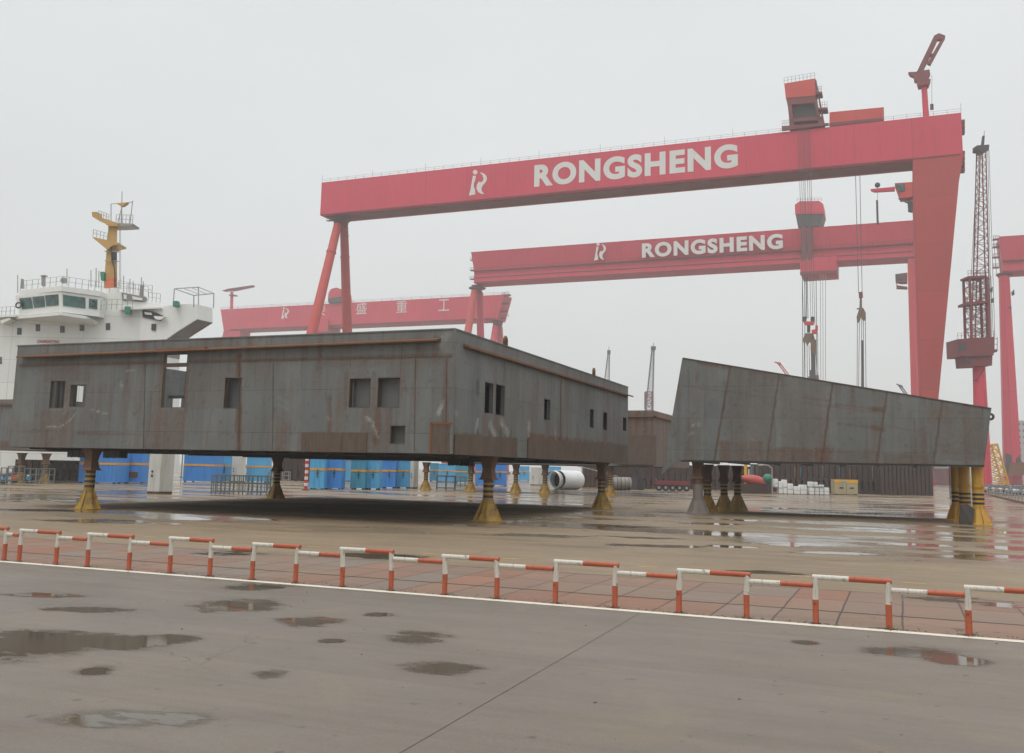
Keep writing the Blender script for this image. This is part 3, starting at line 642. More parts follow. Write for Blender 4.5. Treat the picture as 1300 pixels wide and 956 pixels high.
# packing seen inside the lower opening
# coamings round the openings
for h in W1 + W2[:3]:
    q = MB(); side = h in W1
    def cb(x0, x1, z0, z1, d0=-.02, d1=.16):
        if side: q.box(x0, x1, d0, d1, z0, z1)
        else: q.box(-d1, -d0, x0, x1, z0, z1)
    t = .025
    cb(h[0] - t, h[0], h[1] - t, h[3] + t); cb(h[2], h[2] + t, h[1] - t, h[3] + t); cb(h[0], h[2], h[3], h[3] + t, -.05); cb(h[0], h[2], h[1] - t, h[1])
    q.build('window_coaming', M['skirt'] if side else M['hull_plain'], blk)
for a_, b_ in (((304, 454), (303, 571.5)), ((24, 464.5), (206, 460.6)), ((237, 460), (573, 452.5)), ((567, 455), (566, 538)), ((347, 461), (346, 571)), ((184.5, 463), (182, 569)), ((527.5, 455), (526, 573))):
    p0, p1 = on(fA, *a_, 'y', -.018), on(fA, *b_, 'y', -.018); q = MB(); q.bar(p0, p1, .03, .02); q.build('weld_seam', M['skirt'], blk)
for a_, b_ in (((712, 484), (711, 561)), ((640, 452), (640, 486))):
    p0, p1 = on(fA, *a_, 'x', .018), on(fA, *b_, 'x', .018); q = MB(); q.bar(p0, p1, .03, .02); q.build('weld_seam', M['skirt'], blk)
# flange rails below the bulwark
q = MB()
z0 = f1(30, 453.5)[1]; z1 = f1(560, 432.5)[1]
a_, b_ = f1(29, 454), f1(560, 432.5)
q.prism([(a_[0], -.38, a_[1] - .05), (a_[0], -.015, a_[1] + .04), (b_[0], -.015, b_[1] + .04), (b_[0], -.38, b_[1] - .05)], (0, 0, .06))
c_, d_ = f1(206, 447), f1(268, 443)
q.prism([(c_[0], -.42, a_[1] + .0), (d_[0], -.42, a_[1] + .02), (d_[0], -.40, a_[1] + .16), (c_[0], -.40, a_[1] + .14)], (0, .2, 0))
o = q.build('flange', M['orange_rust'], blk)
q = MB(); a_, b_ = f2(588, 440), f2(797.5, 503)
q.prism([(.015, a_[0], a_[1] + .02), (.24, a_[0], a_[1] - .05), (.24, b_[0] + .4, b_[1] - .05), (.015, b_[0] + .4, b_[1] + .02)], (0, 0, .09))
q.build('flange', M['orange_rust'], blk)
q = MB()
q.box(-LU - .03, .03, -.05, .05, ZT, ZT + .05); q.box(-.05, .05, .05, LV, ZT, ZT + .05); q.build('top_rim', M['hull_plain'], blk)
q = MB(); q.box(-.02, .07, -.07, .02, ZB, ZT); q.build('corner_post', M['hull_plain'], blk)
# brown skirt plates
r_ = rect(f1, 549, 539, 574, 577); q = MB(); q.box(r_[0], .05, -.06, -.016, ZB - .02, r_[3]); q.build('skirt_plate', M['skirt'], blk)
q = MB(); q.box(r_[0] - .07, .05, -.08, -.015, r_[3], r_[3] + .09); q.box(r_[0] - .09, r_[0], -.08, -.015, ZB - .02, r_[3] + .09); q.build('skirt_edge', M['orange_rust'], blk)
for (a0, b0, t0, t1) in ((576, 655, 552, 556), (669, 796, 557, 566)):
    p, s2 = f2(a0, t0), f2(b0, t1); q = MB(); y1 = min(s2[0], LV + 1)
    q.prism([(.016, p[0], ZB - .02), (.016, y1, ZB - .02), (.016, y1, s2[1]), (.016, p[0], p[1])], (.06, 0, 0)); q.build('skirt_plate', M['skirt'], blk)
r_ = rect(f1, 383, 549, 466, 574); q = MB(); q.box(r_[0], r_[2], -.045, -.016, ZB - .01, r_[3]); q.build('skirt_plate', M['skirt'], blk)
# lifting eyes on the side bulwark
for (px, py) in ((643, 438), (755, 477)):
    y_, z_ = f2(px, py); q = MB(); q.ring((-.05, y_, ZT + .22), (1, .2, 0), .2, .075); q.box(-.09, -.01, y_ - .2, y_ + .2, ZT, ZT + .12); q.build('lifting_eye', M['rust_brown'], blk, smooth=True)
# boxes hanging below the deck
for (a0, b0, yy) in ((86, 107, .35), (131.5, 152, .35), (569, 577, 4), (583, 596, 6)):
    p, s2 = on(fA, a0, 569, 'y', yy), on(fA, b0, 569, 'y', yy); q = MB(); q.box(p.x, s2.x, yy, yy + .5, ZB - .42, ZB - .1)
    for s in (.25, .7): q.box(p.x + (s2.x - p.x) * s, p.x + (s2.x - p.x) * s + .06, yy - .03, yy, ZB - .44, ZB - .1)
    q.build('hanging_bracket', M['black'], blk)

# ---- supporting stands
def stand_proto(name, body, label, H=ZB, bands=True, r=0.215, straight=False):
    t = thing(name, Vector((0, 0, 0)), label, 'support stand', 'steel stands carrying the hull blocks')
    q = MB(); q.tube((0, 0, .55), (0, 0, H - (.04 if straight else .5)), r, n=24); q.mi = 1
    if bands:
        for z in (.98, 1.2, 1.42): q.tube((0, 0, z), (0, 0, z + .11), r + .006, n=24)
    if not straight: q.mi = 2; q.tube((0, 0, 1.62), (0, 0, H - .5), r + .004, n=24)
    q.build('column', [body, M['black_band'], M['rust_brown']], t, smooth=True)
    q = MB(); ring = lambda s_, z, n=8: [(s_ * math.cos(math.pi / 8 + i * math.pi / 4) * 1.05, s_ * math.sin(math.pi / 8 + i * math.pi / 4) * 1.05, z) for i in range(n)]
    q.loft([ring(.56, .03), ring(.50, .07), ring(r + .14, .36), ring(r + .03, .74)]); q.box(-.58, .58, -.58, .58, 0, .028)
    q.build('base', body, t)
    q = MB()
    for a in range(4):
        c, s = math.cos(a * math.pi / 2 + .3), math.sin(a * math.pi / 2 + .3); n_ = Vector((-s, c, 0)) * .015; d = Vector((c, s, 0))
        q.prism([tuple(d * (r - .01) + n_ + Vector((0, 0, .98))), tuple(d * .63 + n_ + Vector((0, 0, .03))), tuple(d * .2 + n_ + Vector((0, 0, .03)))], tuple(-2 * n_))
    q.build('gusset', body, t)
    q = MB(); 
    if straight: q.tube((0, 0, 1.83), (0, 0, 1.87), r + .07, n=24); q.box(-.42, .42, -.42, .42, H - .04, H)
    else:
        sq = lambda s, z: [(s, s, z), (-s, s, z), (-s, -s, z), (s, -s, z)]
        q.loft([sq(.33, H - 1.0), sq(.25, H - .88), sq(.20, H - .55), sq(.25, H - .3), sq(.30, H - .08)]); q.box(-.34, .34, -.34, .34, H - .078, H)
    q.build('head', M['rust_brown'] if not straight else body, t)
    return t
worn = stand_proto('support_stand', M['yellow_old'], 'x')
bright = stand_proto('support_stand', M['yellow'], 'x', 2.93, r=.275, straight=True)
silver = stand_proto('support_stand', M['concrete_post'], 'x', 2.93, bands=False, r=.27)
used = set()
def place(proto, pos, label, scale=1, rz=None):
    key = id(proto)
    o = proto if key not in used else copy_tree(proto)
    used.add(key); o.matrix_basis = Matrix.Translation((pos.x, pos.y, 0)) @ Matrix.Rotation(-TH if rz is None else rz, 4, 'Z')
    o['label'] = label; return o
def inset(fr, px, axis, off): return fr @ Vector((*on(fr, px, 600, axis, off).xy, 0))
place(worn, inset(fA, 115, 'y', .62), 'rusty yellow stand with three black bands under the left end of the big block')
place(worn, G(350, 633), 'rusty yellow stand left of the striped warning pole')
place(worn, inset(fA, 620.5, 'x', -.62), 'large rust-brown and yellow stand under the near corner of the big block')
place(worn, inset(fA, 764, 'x', -.62), 'dark rusty stand under the far right end of the big block')
fR = frame(Vector((13.0, 86.0, 0)))
for px, lab in ((541, 'rusty stand beside the white cabinet and teal container'), (598, 'rusty yellow stand just left of the blue container behind the corner stand'),
                (655, 'thin rusty yellow stand between two blue containers'), (692, 'rusty yellow stand touching the left end of the white pipe'), (775, 'rusty stand half hidden behind the far right stand of the big block')):
    place(worn, inset(fR, px, 'y', .7), lab)

# ---- tilted block on the right
fB = frame(G(1250, 590.5, 2.93) * 1.0); fB = frame(Vector((fB.translation.x, fB.translation.y, 0)))
blk2 = thing('hull_block', fB, 'tilted grey hull block with slanted seams and sloping top, on bright yellow stands', 'ship block', 'ship hull blocks in the yard')
fb = lambda px, py, off=0: on(fB, px, py, 'y', off)
TL, TR, BR, BLp = fb(867, 454.5), fb(1258.5, 518.5), fb(1249.5, 590.5), fb(864.5, 586.5)
BR.z = BLp.z = 2.93
for p in (TL, TR, BR, BLp): p.y = 0
topdir = (TR - TL).normalized(); nrm = Vector((topdir.z, 0, -topdir.x))
seams = [(927, 906), (989, 973), (1057, 1043), (1126, 1113), (1196, 1185)]
# front plate as dense grid in the quad, wear painted in plate coordinates
def quad_plate(parent, name, mat_, c00, c10, c11, c01, nx, nz, wearf, y=0.0, thick=.04):
    bm = bmesh.new(); lay = bm.verts.layers.float_color.new('wear'); g = []
    for i in range(nx + 1):
        row = []
        for j in range(nz + 1):
            s, t = i / nx, j / nz; p = c00.lerp(c10, s).lerp(c01.lerp(c11, s), t); v = bm.verts.new(p + Vector((0, y, 0))); w = wearf(p.x, p.z); v[lay] = (*w, 1); row.append(v)
        g.append(row)
    for i in range(nx):
        for j in range(nz): bm.faces.new((g[i][j], g[i + 1][j], g[i + 1][j + 1], g[i][j + 1]))
    me = bpy.data.meshes.new(name); bm.to_mesh(me); bm.free(); me.materials.append(mat_)
    o = bpy.data.objects.new(name, me); COL.objects.link(o); o.parent = parent
    md = o.modifiers.new('thickness', 'SOLIDIFY'); md.thickness = thick; md.offset = 0
    return o
def fbx(px, py): q_ = fb(px, py); return (q_.x, q_.z)
sl = []
for (xt, xb) in seams:
    yt = 454.5 + (xt - 867) * .1635; sl.append(((fbx(xt, yt + 2), fbx(xb, 588)), .042, .8))
sl += [((fbx(865, 489), fbx(1110, 524)), .04, .5), ((fbx(1118, 540), fbx(1185, 551)), .04, .4), ((fbx(1020, 505), fbx(1052, 509)), .06, .6), ((fbx(890, 460), fbx(926, 466)), .14, .7), ((fbx(1060, 513), fbx(1120, 521)), .05, .5), ((fbx(1064, 538), fbx(1120, 545)), .05, .55), ((fbx(1108, 519), fbx(1121, 521)), .12, .8), ((fbx(1108, 543), fbx(1120, 545)), .12, .8),
       ((fbx(953, 480), fbx(946, 560)), .08, .4), ((fbx(975, 478), fbx(990, 480)), .15, .5)]
sr = [(rect(fbx, 912, 560, 970, 588), .6), (rect(fbx, 974, 568, 1060, 590), .7), (rect(fbx, 990, 520, 1050, 545), .15), (rect(fbx, 1060, 570, 1110, 590), .45), (rect(fbx, 1190, 515, 1250, 585), .42), (rect(fbx, 1120, 575, 1180, 592), .5), (rect(fbx, 925, 460, 985, 590), .30), (rect(fbx, 992, 480, 1050, 590), .32), (rect(fbx, 1062, 500, 1112, 590), .12)]
sw = [((fbx(880, 540), fbx(888, 539)), .12, .7), ((fbx(874, 552), fbx(880, 550)), .08, .5)]
quad_plate(blk2, 'front_wall', M['hull'], BLp, BR, TR, TL, 170, 62, wear_from(sl, sr, sw, []))
for (xt, xb) in seams:
    a_ = fb(xt, 454.5 + (xt - 867) * .1635 + .6, -.03); b_ = fb(xb, 586.7 + (xb - 864) * .0104, -.03); q = MB(); q.bar(a_, b_, .035, .02); q.build('weld_seam', M['skirt'], blk2)
DB = Vector((0, 9.0, 0))
q = MB(); off = Vector((0, .03, 0)); q.prism([tuple(p + off) for p in (BLp, TL)] + [tuple(TL + off + Vector((.03, 0, 0))), tuple(BLp + off + Vector((.03, 0, 0)))], DB); q.build('end_wall', M['hull_plain'], blk2)
q = MB(); q.prism([tuple(p + off) for p in (BR, TR)] + [tuple(TR + off - Vector((.03, 0, 0))), tuple(BR + off - Vector((.03, 0, 0)))], DB); q.build('end_wall', M['hull_plain'], blk2)
q = MB(); q.prism([tuple(p + off) for p in (TL, TR)] + [tuple(TR + off - Vector((0, 0, .05))), tuple(TL + off - Vector((0, 0, .05)))], DB); q.build('top_plate', M['hull_rusty'], blk2)
q = MB(); q.prism([tuple(p + off) for p in (BLp, BR)] + [tuple(BR + off + Vector((0, 0, .05))), tuple(BLp + off + Vector((0, 0, .05)))], DB)
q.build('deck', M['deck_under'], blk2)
q = MB()
for i in range(7): x = BLp.x + .6 + i * 1.9; q.box(x, x + .03, .3, 8.8, BR.z - .12, BR.z - .002)
q.box(BLp.x, BR.x, .02, .08, BR.z - .1, BR.z - .002); q.build('deck_beams', M['dark_steel'], blk2)
q = MB(); tip = [fb(864.5, 586.5), fb(859, 588), fb(852, 591.5), fb(846, 597), fb(839.5, 604), fb(848, 560)]
q.prism([(p.x, -.02, p.z) for p in tip], (0, .04, 0)); q.prism([(fb(848, 560).x, -.02, fb(848, 560).z), (BLp.x, -.02, BLp.z), (TL.x, -.02, TL.z), (fb(866.5, 454.5).x - .01, -.02, fb(867, 455).z)], (0, .04, 0))
q.build('slanted_tip', M['hull_plain'], blk2)
q = MB()
a_ = TL + Vector((0, -.03, .0)); b_ = TR + Vector((0, -.03, 0)); q.bar(a_ + Vector((0, .05, .0)), b_ + Vector((0, .05, 0)), .16, .05); q.build('top_rim', M['skirt'], blk2)
p = fb(1257.5, 529, .4); q = MB(); q.ring((p.x, .4, p.z), (.2, 1, 0), .13, .06); q.build('lifting_eye', M['rust_brown'], blk2, smooth=True)
# its stands
place(silver, fB @ Vector((fb(886, 600, .8).x, .8, 0)), 'bare grey stand nearest the left tip of the tilted block')
for px, yy, lab in ((898, 3.0, 'rusty stand behind the bare grey stand'), (919, 5.6, 'rusty banded stand in the middle of the left stand cluster'), (936, 7.4, 'rusty banded stand at the right of the left stand cluster')):
    place(worn, fB @ Vector((fb(px, 600, yy).x, yy, 0)), lab + ' under the tilted block')
bs = place(bright, fB @ Vector((fb(1240.5, 600, .75).x, .75, 0)), 'bright yellow stand with three black bands, nearest under the right end of the tilted block')
place(bright, fB @ Vector((fb(1223.5, 600, 2.4).x, 2.4, 0)), 'bright yellow banded stand second in the row at the right end')
place(bright, fB @ Vector((fb(1213.5, 600, 5.4).x, 5.4, 0)), 'bright yellow banded stand furthest back in the row at the right end')
p = fB @ Vector((fb(1224, 600, .2).x, .1, 0)); q = MB(); q.prism([(p.x - .35, p.y, .02), (p.x + .25, p.y - .1, .02), (p.x + .45, p.y, .75), (p.x + .1, p.y + .05, 1.0), (p.x - .25, p.y, .95)], (0, .06, 0))
tag(q.build('steel_plate', M['dark_steel'], None), 'dark grey steel scrap plate leaning on the bright yellow stand', 'plate')
p = fB @ Vector((fb(1221, 600, 0).x, -.0, 0)); q = MB(); p = fB @ Vector((fb(1231.5, 600, .1).x, .05, 0)); q.tube((p.x, p.y, .9), (p.x, p.y, 2.9), .02, n=8)
tag(q.build('hanging_cable', M['rail_grey'], None), 'pale cable hanging down beside the nearest bright yellow stand', 'cable')

# ---- rusty blocks behind
blk3 = thing('hull_block', fR, 'brown rusty deckhouse block seen in the gap between the two large blocks', 'ship block', 'ship hull blocks in the yard')
fr_ = lambda px, py: (lambda q: (q.x, q.z))(on(fR, px, py, 'y', 0))
zt3 = fr_(829, 521)[1]
plate(blk3, 'front_wall', M['hull'], (0, 0, 0), (1, 0, 0), -21.3, 0, ZB, zt3, [rect(fr_, 818.5, 570, 843, 583)] if False else [], wear_from([((( -21, 6.9)), (0, 6.9), .1, .5)][:0], [((-3, ZB, .1, zt3), .85), ((-21, ZB, 0, 3.4), .3), ((-21, zt3 - .8, 0, zt3), .8)], [], []), cell=.25)
plate(blk3, 'side_wall', M['hull'], (0, 0, 0), (0, 1, 0), 0, 16, ZB, zt3, [], lambda x, z: (.9, 0, 0), cell=.5)
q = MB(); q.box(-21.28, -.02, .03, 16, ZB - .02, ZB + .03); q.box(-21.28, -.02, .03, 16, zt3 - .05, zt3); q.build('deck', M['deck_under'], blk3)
q = MB(); q.box(-21.3, .3, -.3, -.03, zt3 - .62, zt3 - .5); q.box(.03, .3, -.3, 16, zt3 - .62, zt3 - .5); q.build('flange', M['orange_rust'], blk3)
q = MB(); a_ = fr_(785, 556); q.box(a_[0], .3, -.25, -.03, 2.9, fr_(800, 553)[1]); q.build('skirt_plate', M['skirt'], blk3)
fL = frame(P(62, 520, 88.0).xy.to_3d())
blk4 = thing('hull_block', fL, 'grey and orange-flanged block cut off by the left edge behind the big block', 'ship block', 'ship hull blocks in the yard')
fl_ = lambda px, py: (lambda q: (q.x, q.z))(on(fL, px, py, 'y', 0))
zt4 = fl_(10, 507)[1]; zb4 = fl_(10, 571)[1]
plate(blk4, 'front_wall', M['hull'], (0, 0, 0), (1, 0, 0), -14, 0, zb4, zt4, [], wear_from([], [((-14, zt4 - .5, 0, zt4), .3), ((-14, zb4, 0, zb4 + .8), .8)], [], []), cell=.25)
q = MB(); q.box(-14, 0, .03, 12, zb4 + .01, zb4 + .06); q.box(-14, 0, .03, 12, zt4 - .06, zt4 - .01); q.box(-.03, 0, .03, 12, zb4 + .06, zt4 - .06); q.build('deck', M['deck_under'], blk4)
z_ = fl_(8, 513.5)[1]; q = MB(); q.box(-14, .1, -.3, -.02, z_ - .06, z_ + .1); q.build('flange', M['orange_rust'], blk4)
for px, lab in ((26, 'dark stand behind the racks, second from the left edge'), (57, 'dark stand behind the racks beside the leftmost blue container')):
    o = place(worn, inset(fL, px, 'y', .8), lab)

# ------------------------------------------------------------------ yard clutter under the blocks
def ydepth(px, pyb): return G(px, pyb).y
def container(x0, x1, yt, yb, m_, label, side=None, stripe=True, name='storage_container', cat='container', group='blue storage containers', vents=False, mats=None, door=True):
    """box standing on the ground: front between picture columns x0,x1, turned side to column side"""
    a = G(x0, yb); b_ = GY(x1, a.y); H = P((x0 + x1) / 2, yt, a.y).z; w = b_.x - a.x; d = max(w * .9, 2.0)
    t = thing(name, Matrix.Translation((a.x, a.y, 0)), label, cat, group)
    q = MB(); q.box(0, w, 0, d, .12, H); q.build('body', m_, t, bevel=.02)
    n = max(3, int(w / .35))
    q = MB()
    for k in range(n + 1): x = w * k / n; q.box(max(.0, x - .02), min(w, x + .02), -.035, -.001, .2, H - .1)
    q.box(-.02, w + .02, -.05, -.001, .1, .19); q.box(-.02, w + .02, -.05, -.001, H - .1, H + .02); q.box(w + .001, w + .05, .1, d, .1, .2)
    q.build('frame', m_, t)
    q = MB()
    for xx in (.1, w - .3):
        for yy in (.1, d - .3): q.box(xx, xx + .2, yy, yy + .2, 0, .118)
    q.build('feet', M['dark_steel'], t)
    if stripe: q = MB(); q.box(0, w, -.045, -.036, H * .58, H * .65); q.box(w + .002, w + .012, 0.02, d, H * .58, H * .65); q.build('stripe', M['stripe'], t)
    if door:
        q = MB(); q.box(w * .52, w * .56, -.1, -.046, H * .35, H * .62); q.box(w * .46, w * .6, -.09, -.046, H * .48, H * .51); q.build('latch', M['dark_steel'], t)
    if vents: q = MB(); q.box(w * .15, w * .8, -.06, -.037, H * .18, H * .36); q.build('vent', M['rust_brown'], t)
    return t
container(99, 146, 573, 613, M['blue_a'], 'large blue container behind the left stand, leftmost of the blue row', door=False)
container(147.5, 181, 573.5, 613, M['blue_a'], 'blue container with a small rusty vent, left of the tall white cabinet', vents=True, door=False)
container(181.5, 196, 574, 612, M['blue_b'], 'lighter blue side of the vented container, mostly hidden behind the tall white cabinet', door=False)  # lighter right side of the container before it, as its own box
container(232, 272, 577, 611.5, M['blue_a'], 'blue container right of the tall white cabinet', door=False)
container(273, 293, 579, 611.5, M['blue_b'], 'light blue container behind the grey railing rack')
container(312, 338, 580, 612, M['blue_b'], 'light blue corrugated container left of the banded stand', door=False)
container(392, 411, 580, 621, M['blue_b'], 'blue container right beside the striped warning pole')
container(412, 433, 580, 621, M['blue_a'], 'darker blue container second to the right of the striped pole')
container(434.5, 443, 585, 611, M['blue_b'], 'small light blue container set far back between two near containers', stripe=False, door=False)
container(444.5, 463, 583, 621, M['teal'], 'blue-green container with orange stripe and worn patches')
container(463.5, 481, 583.5, 621, M['blue_b'], 'pale blue container with a dark latch, in the middle of the row')
container(484, 501.5, 584, 619.5, M['blue_a'], 'deep blue container set slightly back in the row')
container(502, 519, 584.5, 619.5, M['blue_b'], 'light blue container left of the narrow white cabinet')
container(545, 556, 588, 611, M['teal'], 'far teal container beside the rusty stand')
container(556.5, 577, 589, 611.5, M['blue_b'], 'far light blue container behind the work benches')
container(577.5, 598, 590, 613, M['teal'], 'far blue-green container with bright orange stripe behind the work benches', door=False)
container(603, 621, 588, 616.5, M['blue_a'], 'blue container half hidden by the large corner stand, left side')
container(625, 643, 588.5, 616.5, M['blue_a'], 'blue container right beside the large corner stand')
container(658, 672, 592, 610, M['blue_b'], 'small far blue container left of the far white cabinet')
container(695, 712, 592.5, 610.5, M['blue_b'], 'far light blue container behind the white pipe', door=False)
container(1244, 1253, 602, 620, M['blue_b'], 'blue bin just right of the bright yellow stands', stripe=False, door=False, name='blue_bin', cat='bin')
container(1284, 1320, 604, 615, M['blue_b'], 'blue container beyond the parked cars at the right edge', stripe=False, door=False)

def cabinet(x0, xm, x1, yt, yb, label, rot=.45):
    a = G(x0, yb); m_ = GY(xm, a.y - .0); w = m_.x - a.x; H = P(xm, yt, a.y).z
    e = GY(x1, a.y + .9); d = .95
    t = thing('electric_cabinet', Matrix.Translation((a.x, a.y, 0)), label, 'cabinet', 'white electrical cabinets')
    q = MB(); dx = e.x - m_.x
    base = [(0, 0), (w, -.35), (w + dx, .55), (dx, .95)]
    q.prism([(x, y, .12) for x, y in base], (0, 0, H - .12)); q.build('body', M['cabinet'], t, bevel=.015)
    q = MB(); q.prism([(x * .98 + .01, y * .96 + .01, 0) for x, y in base], (0, 0, .118)); q.build('plinth', M['rust_brown'], t)
    q = MB(); q.prism([(x * 1.03 - .02, y * 1.03 - .01, H + .002) for x, y in base], (0, 0, .05)); q.build('roof', M['cabinet'], t)
    q = MB()
    for (s, z) in ((.28, H * .48), (.28, H * .38)): q.box(w * s, w * s + .09, -.35 * s - .1, -.35 * s - .02, z, z + .14)
    q.build('handle', M['black'], t)
    return t
cabinet(186.5, 204, 221, 571.5, 626, 'tall white electrical cabinet standing near under the left of the big block')
cabinet(293, 302, 312, 578, 612, 'white cabinet between two light blue containers behind the grey railing')
cabinet(520, 525, 531, 584, 620, 'narrow white cabinet at the right end of the near blue containers')
cabinet(673, 683, 689, 594, 616, 'small white cabinet left of the white pipe')

def rack(x0, x1, yt, yb, label, n=4, depth=1.0, name='steel_rack', cat='rack', mat_='rack_grey', legs=True, slats=0, top=False):
    a = G(x0, yb); b_ = GY(x1, a.y); H = P((x0 + x1) / 2, yt, a.y).z; w = b_.x - a.x
    t = thing(name, Matrix.Translation((a.x, a.y, 0)), label, cat, 'steel racks and benches')
    q = MB(); r = .04
    for k in range(n + 1):
        for y in (0, depth): q.box(w * k / n - r, w * k / n + r, y - r, y + r, 0, H)
    for y in (0, depth):
        for z in (H, H * .15, H * .6): q.box(0, w, y - r * 1.1, y + r * 1.1, z - r, z + r * 1.05)
    for k in (0, n): q.box(w * k / n - r * .9, w * k / n + r * .9, 0, depth, H * .97, H * .99)
    q.build('frame', M[mat_], t)
    if slats:
        q = MB()
        for k in range(slats): x = w * (k + .5) / slats; q.box(x - .022, x + .022, -.02, .02, H * .15, H)
        q.build('bars', M[mat_], t)
    if top: q = MB(); q.box(-.05, w + .05, -.05, depth + .05, H + .045, H + .11); q.build('table_top', M[mat_], t)
    return t
rack(0, 7, 594, 614, 'grey steel rack frame at the left edge', 1)
rack(9, 23, 592, 613, 'grey steel rack holding orange gear at the left', 1)
rack(30, 45, 595, 614, 'grey steel rack holding green-blue gear', 2)
rack(48, 61.5, 595, 614, 'empty grey steel rack beside the leftmost blue container', 1)
rack(268, 338, 604, 627, 'long grey railing rack in front of the light blue containers', 6, slats=14)
rack(340, 346, 600, 622, 'dark blue-grey trolley frame left of the banded stand', 1)
rack(358, 366, 599, 611, 'pale grey frame right of the banded stand', 1, mat_='rail_grey')
rack(554, 577, 605, 622, 'steel work bench with welding gear left of the second bench', 2, top=True)
rack(578, 596, 606, 618, 'long steel work bench in front of the far blue-green container', 3, top=True)
def clump(px, yt, yb, wpx, mats_, label, cat='gear', name='welding_machine', Yoff=.2):
    a = G(px, yb); Y = a.y + Yoff; w = GY(px + wpx, Y).x - GY(px, Y).x; H = P(px, yt, Y).z
    t = thing(name, Matrix.Translation((GY(px, Y).x, Y, 0)), label, cat)
    q = MB(); q.box(0, w, 0, w * .7, .15, H * .8); q.build('housing', mats_[0], t, bevel=.04)
    q = MB(); q.tube((w * .2, w * .3, H * .8), (w * .8, w * .3, H * .8), H * .12, n=10); q.build('coil', mats_[-1], t)
    q = MB()
    for x in (.15 * w, .85 * w): q.tube((x, -.02, .16), (x, w * .72, .16), .155, n=12)
    q.build('wheels', M['black'], t)
clump(14, 600, 613, 5, (M['orange'], M['dark_steel']), 'orange welding machine standing inside the left rack')
clump(32, 602, 613, 6, (M['teal'], M['pipe_white']), 'blue-green welding machine standing inside the rack')
clump(2, 602, 614, 4, (M['blue_a'], M['dark_steel']), 'blue welding machine in the rack at the left edge')
# striped pole
p = G(388, 622.5); H = P(388, 577, p.y).z
t = thing('warning_pole', Matrix.Translation((p.x, p.y, 0)), 'red and white striped warning pole left of a blue container', 'pole')
q = MB(); n = 11
for k in range(n): q.mi = k % 2; q.tube((0, 0, .1 + (H - .1) * k / n), (0, 0, .1 + (H - .1) * (k + 1) / n), .16, n=14, cap=False)
q.build('pole', [M['pole_red'], M['letter']], t, smooth=True)
q = MB(); q.tube((0, 0, 0), (0, 0, .1), .36, .3, n=14); q.build('foot', M['dark_steel'], t)
# thin posts
for px, yt, yb, lab in ((230, 571, 606, 'thin grey lamp post right of the tall white cabinet'), (442.5, 578, 606, 'thin grey post between two blue containers'), (739, 591, 619, 'thin brown post at the right end of the white pipe')):
    p = G(px, yb); t = thing('post', Matrix.Translation((p.x, p.y, 0)), lab, 'post'); H = P(px, yt, p.y).z
    q = MB(); q.tube((0, 0, 0), (0, 0, H + .6), .1, n=8); q.build('pole', M['rail_grey'], t); q = MB(); q.box(-.2, .2, -.2, .2, 0, .08); q.build('foot', M['dark_steel'], t)
# white pipe
p = G(708, 621.5); t = thing('pipe_section', Matrix.Translation((p.x, p.y, 0)) @ Matrix.Rotation(R(0), 4, 'Z'), 'large white steel pipe section lying on the apron', 'pipe')
r = (P(708, 597, p.y).z) / 2
def pipe(t, a, b_, r, m_, wall=.05, n=36):
    a, b_ = Vector(a), Vector(b_); d = (b_ - a).normalized(); s1 = d.cross(Vector((0, 0, 1))).normalized(); s2 = s1.cross(d)
    rg = lambda c, rr: [c + (s1 * math.cos(x) + s2 * math.sin(x)) * rr for x in [2 * math.pi * i / n for i in range(n)]]
    q = MB(); q.loft([rg(a, r - wall), rg(a, r), rg(b_, r), rg(b_, r - wall), rg(a + d * .01, r - wall)], cap=False); return q
q = pipe(t, (0, 0, r), (2.2 * r, 3.1 * r, r), r, M['pipe_white']); q.build('shell', M['pipe_white'], t, smooth=True)
q = pipe(t, (-.7, -.3, r * .97), (-.25, .35, r * .97), r * .98, M['pipe_white']); q.build('collar', M['pipe_white'], t, smooth=True)
q = MB(); q.tube((2.0 * r, 2.8 * r, r), (2.15 * r, 3.0 * r, r), r * .93, n=24); q.tube((.45 * r, .63 * r, r), (.5 * r, .7 * r, r), r * .94, n=24); q.build('bore_shade', M['black'], t)  # black discs in the bore paint its shaded inside dark
# darker pipes further right
for (x0, x1, yt, yb, m_, lab) in ((776, 800, 605.5, 622, 'pipe_grey', 'dark grey pipe lying beneath the gap between the blocks'), (820, 836, 604.5, 620, 'pipe_grey', 'silvery ribbed pipe lying right of the dark valve stack')):
    a = G(x0, yb); b_ = GY(x1, a.y + .3); r = P(x0, yt, a.y).z / 2
    t = thing('pipe_section', Matrix.Translation((a.x, a.y, 0)), lab, 'pipe'); L = b_.x - a.x
    q = pipe(t, (0, 0, r), (L, .3, r), r, None); q.build('shell', M[m_], t, smooth=True)
    q = MB()
    for k in range(5): q.ring((L * (k + .5) / 5, .3 * (k + .5) / 5, r), (1, 0, 0), r + .02, .04, n=24, m=6)
    q.build('hoops', M['dark_steel'], t)
a = G(803, 622); t = thing('valve_stack', Matrix.Translation((a.x, a.y, 0)), 'dark upright valve machinery between the two lying pipes', 'machinery')
q = MB(); w = GY(818, a.y).x - a.x; H = P(808, 597, a.y).z
q.tube((w * .25, .2, 0), (w * .25, .2, H * .75), .5, .4); q.tube((w * .75, .3, 0), (w * .75, .3, H * .9), .4, .45); q.build('cylinder', M['machine'], t)
q = MB(); q.tube((w * .0, .2, H * .5), (w, .2, H * .6), .3); q.tube((w * .5, .1, H * .5), (w * .5, .1, H), .2); q.build('valve', M['dark_steel'], t)
a = G(832, 623); t = thing('flatbed_trailer', Matrix.Translation((a.x, a.y, 0)), 'dark red low flatbed trailer behind the bare grey stand', 'trailer'); w = GY(876, a.y).x - a.x
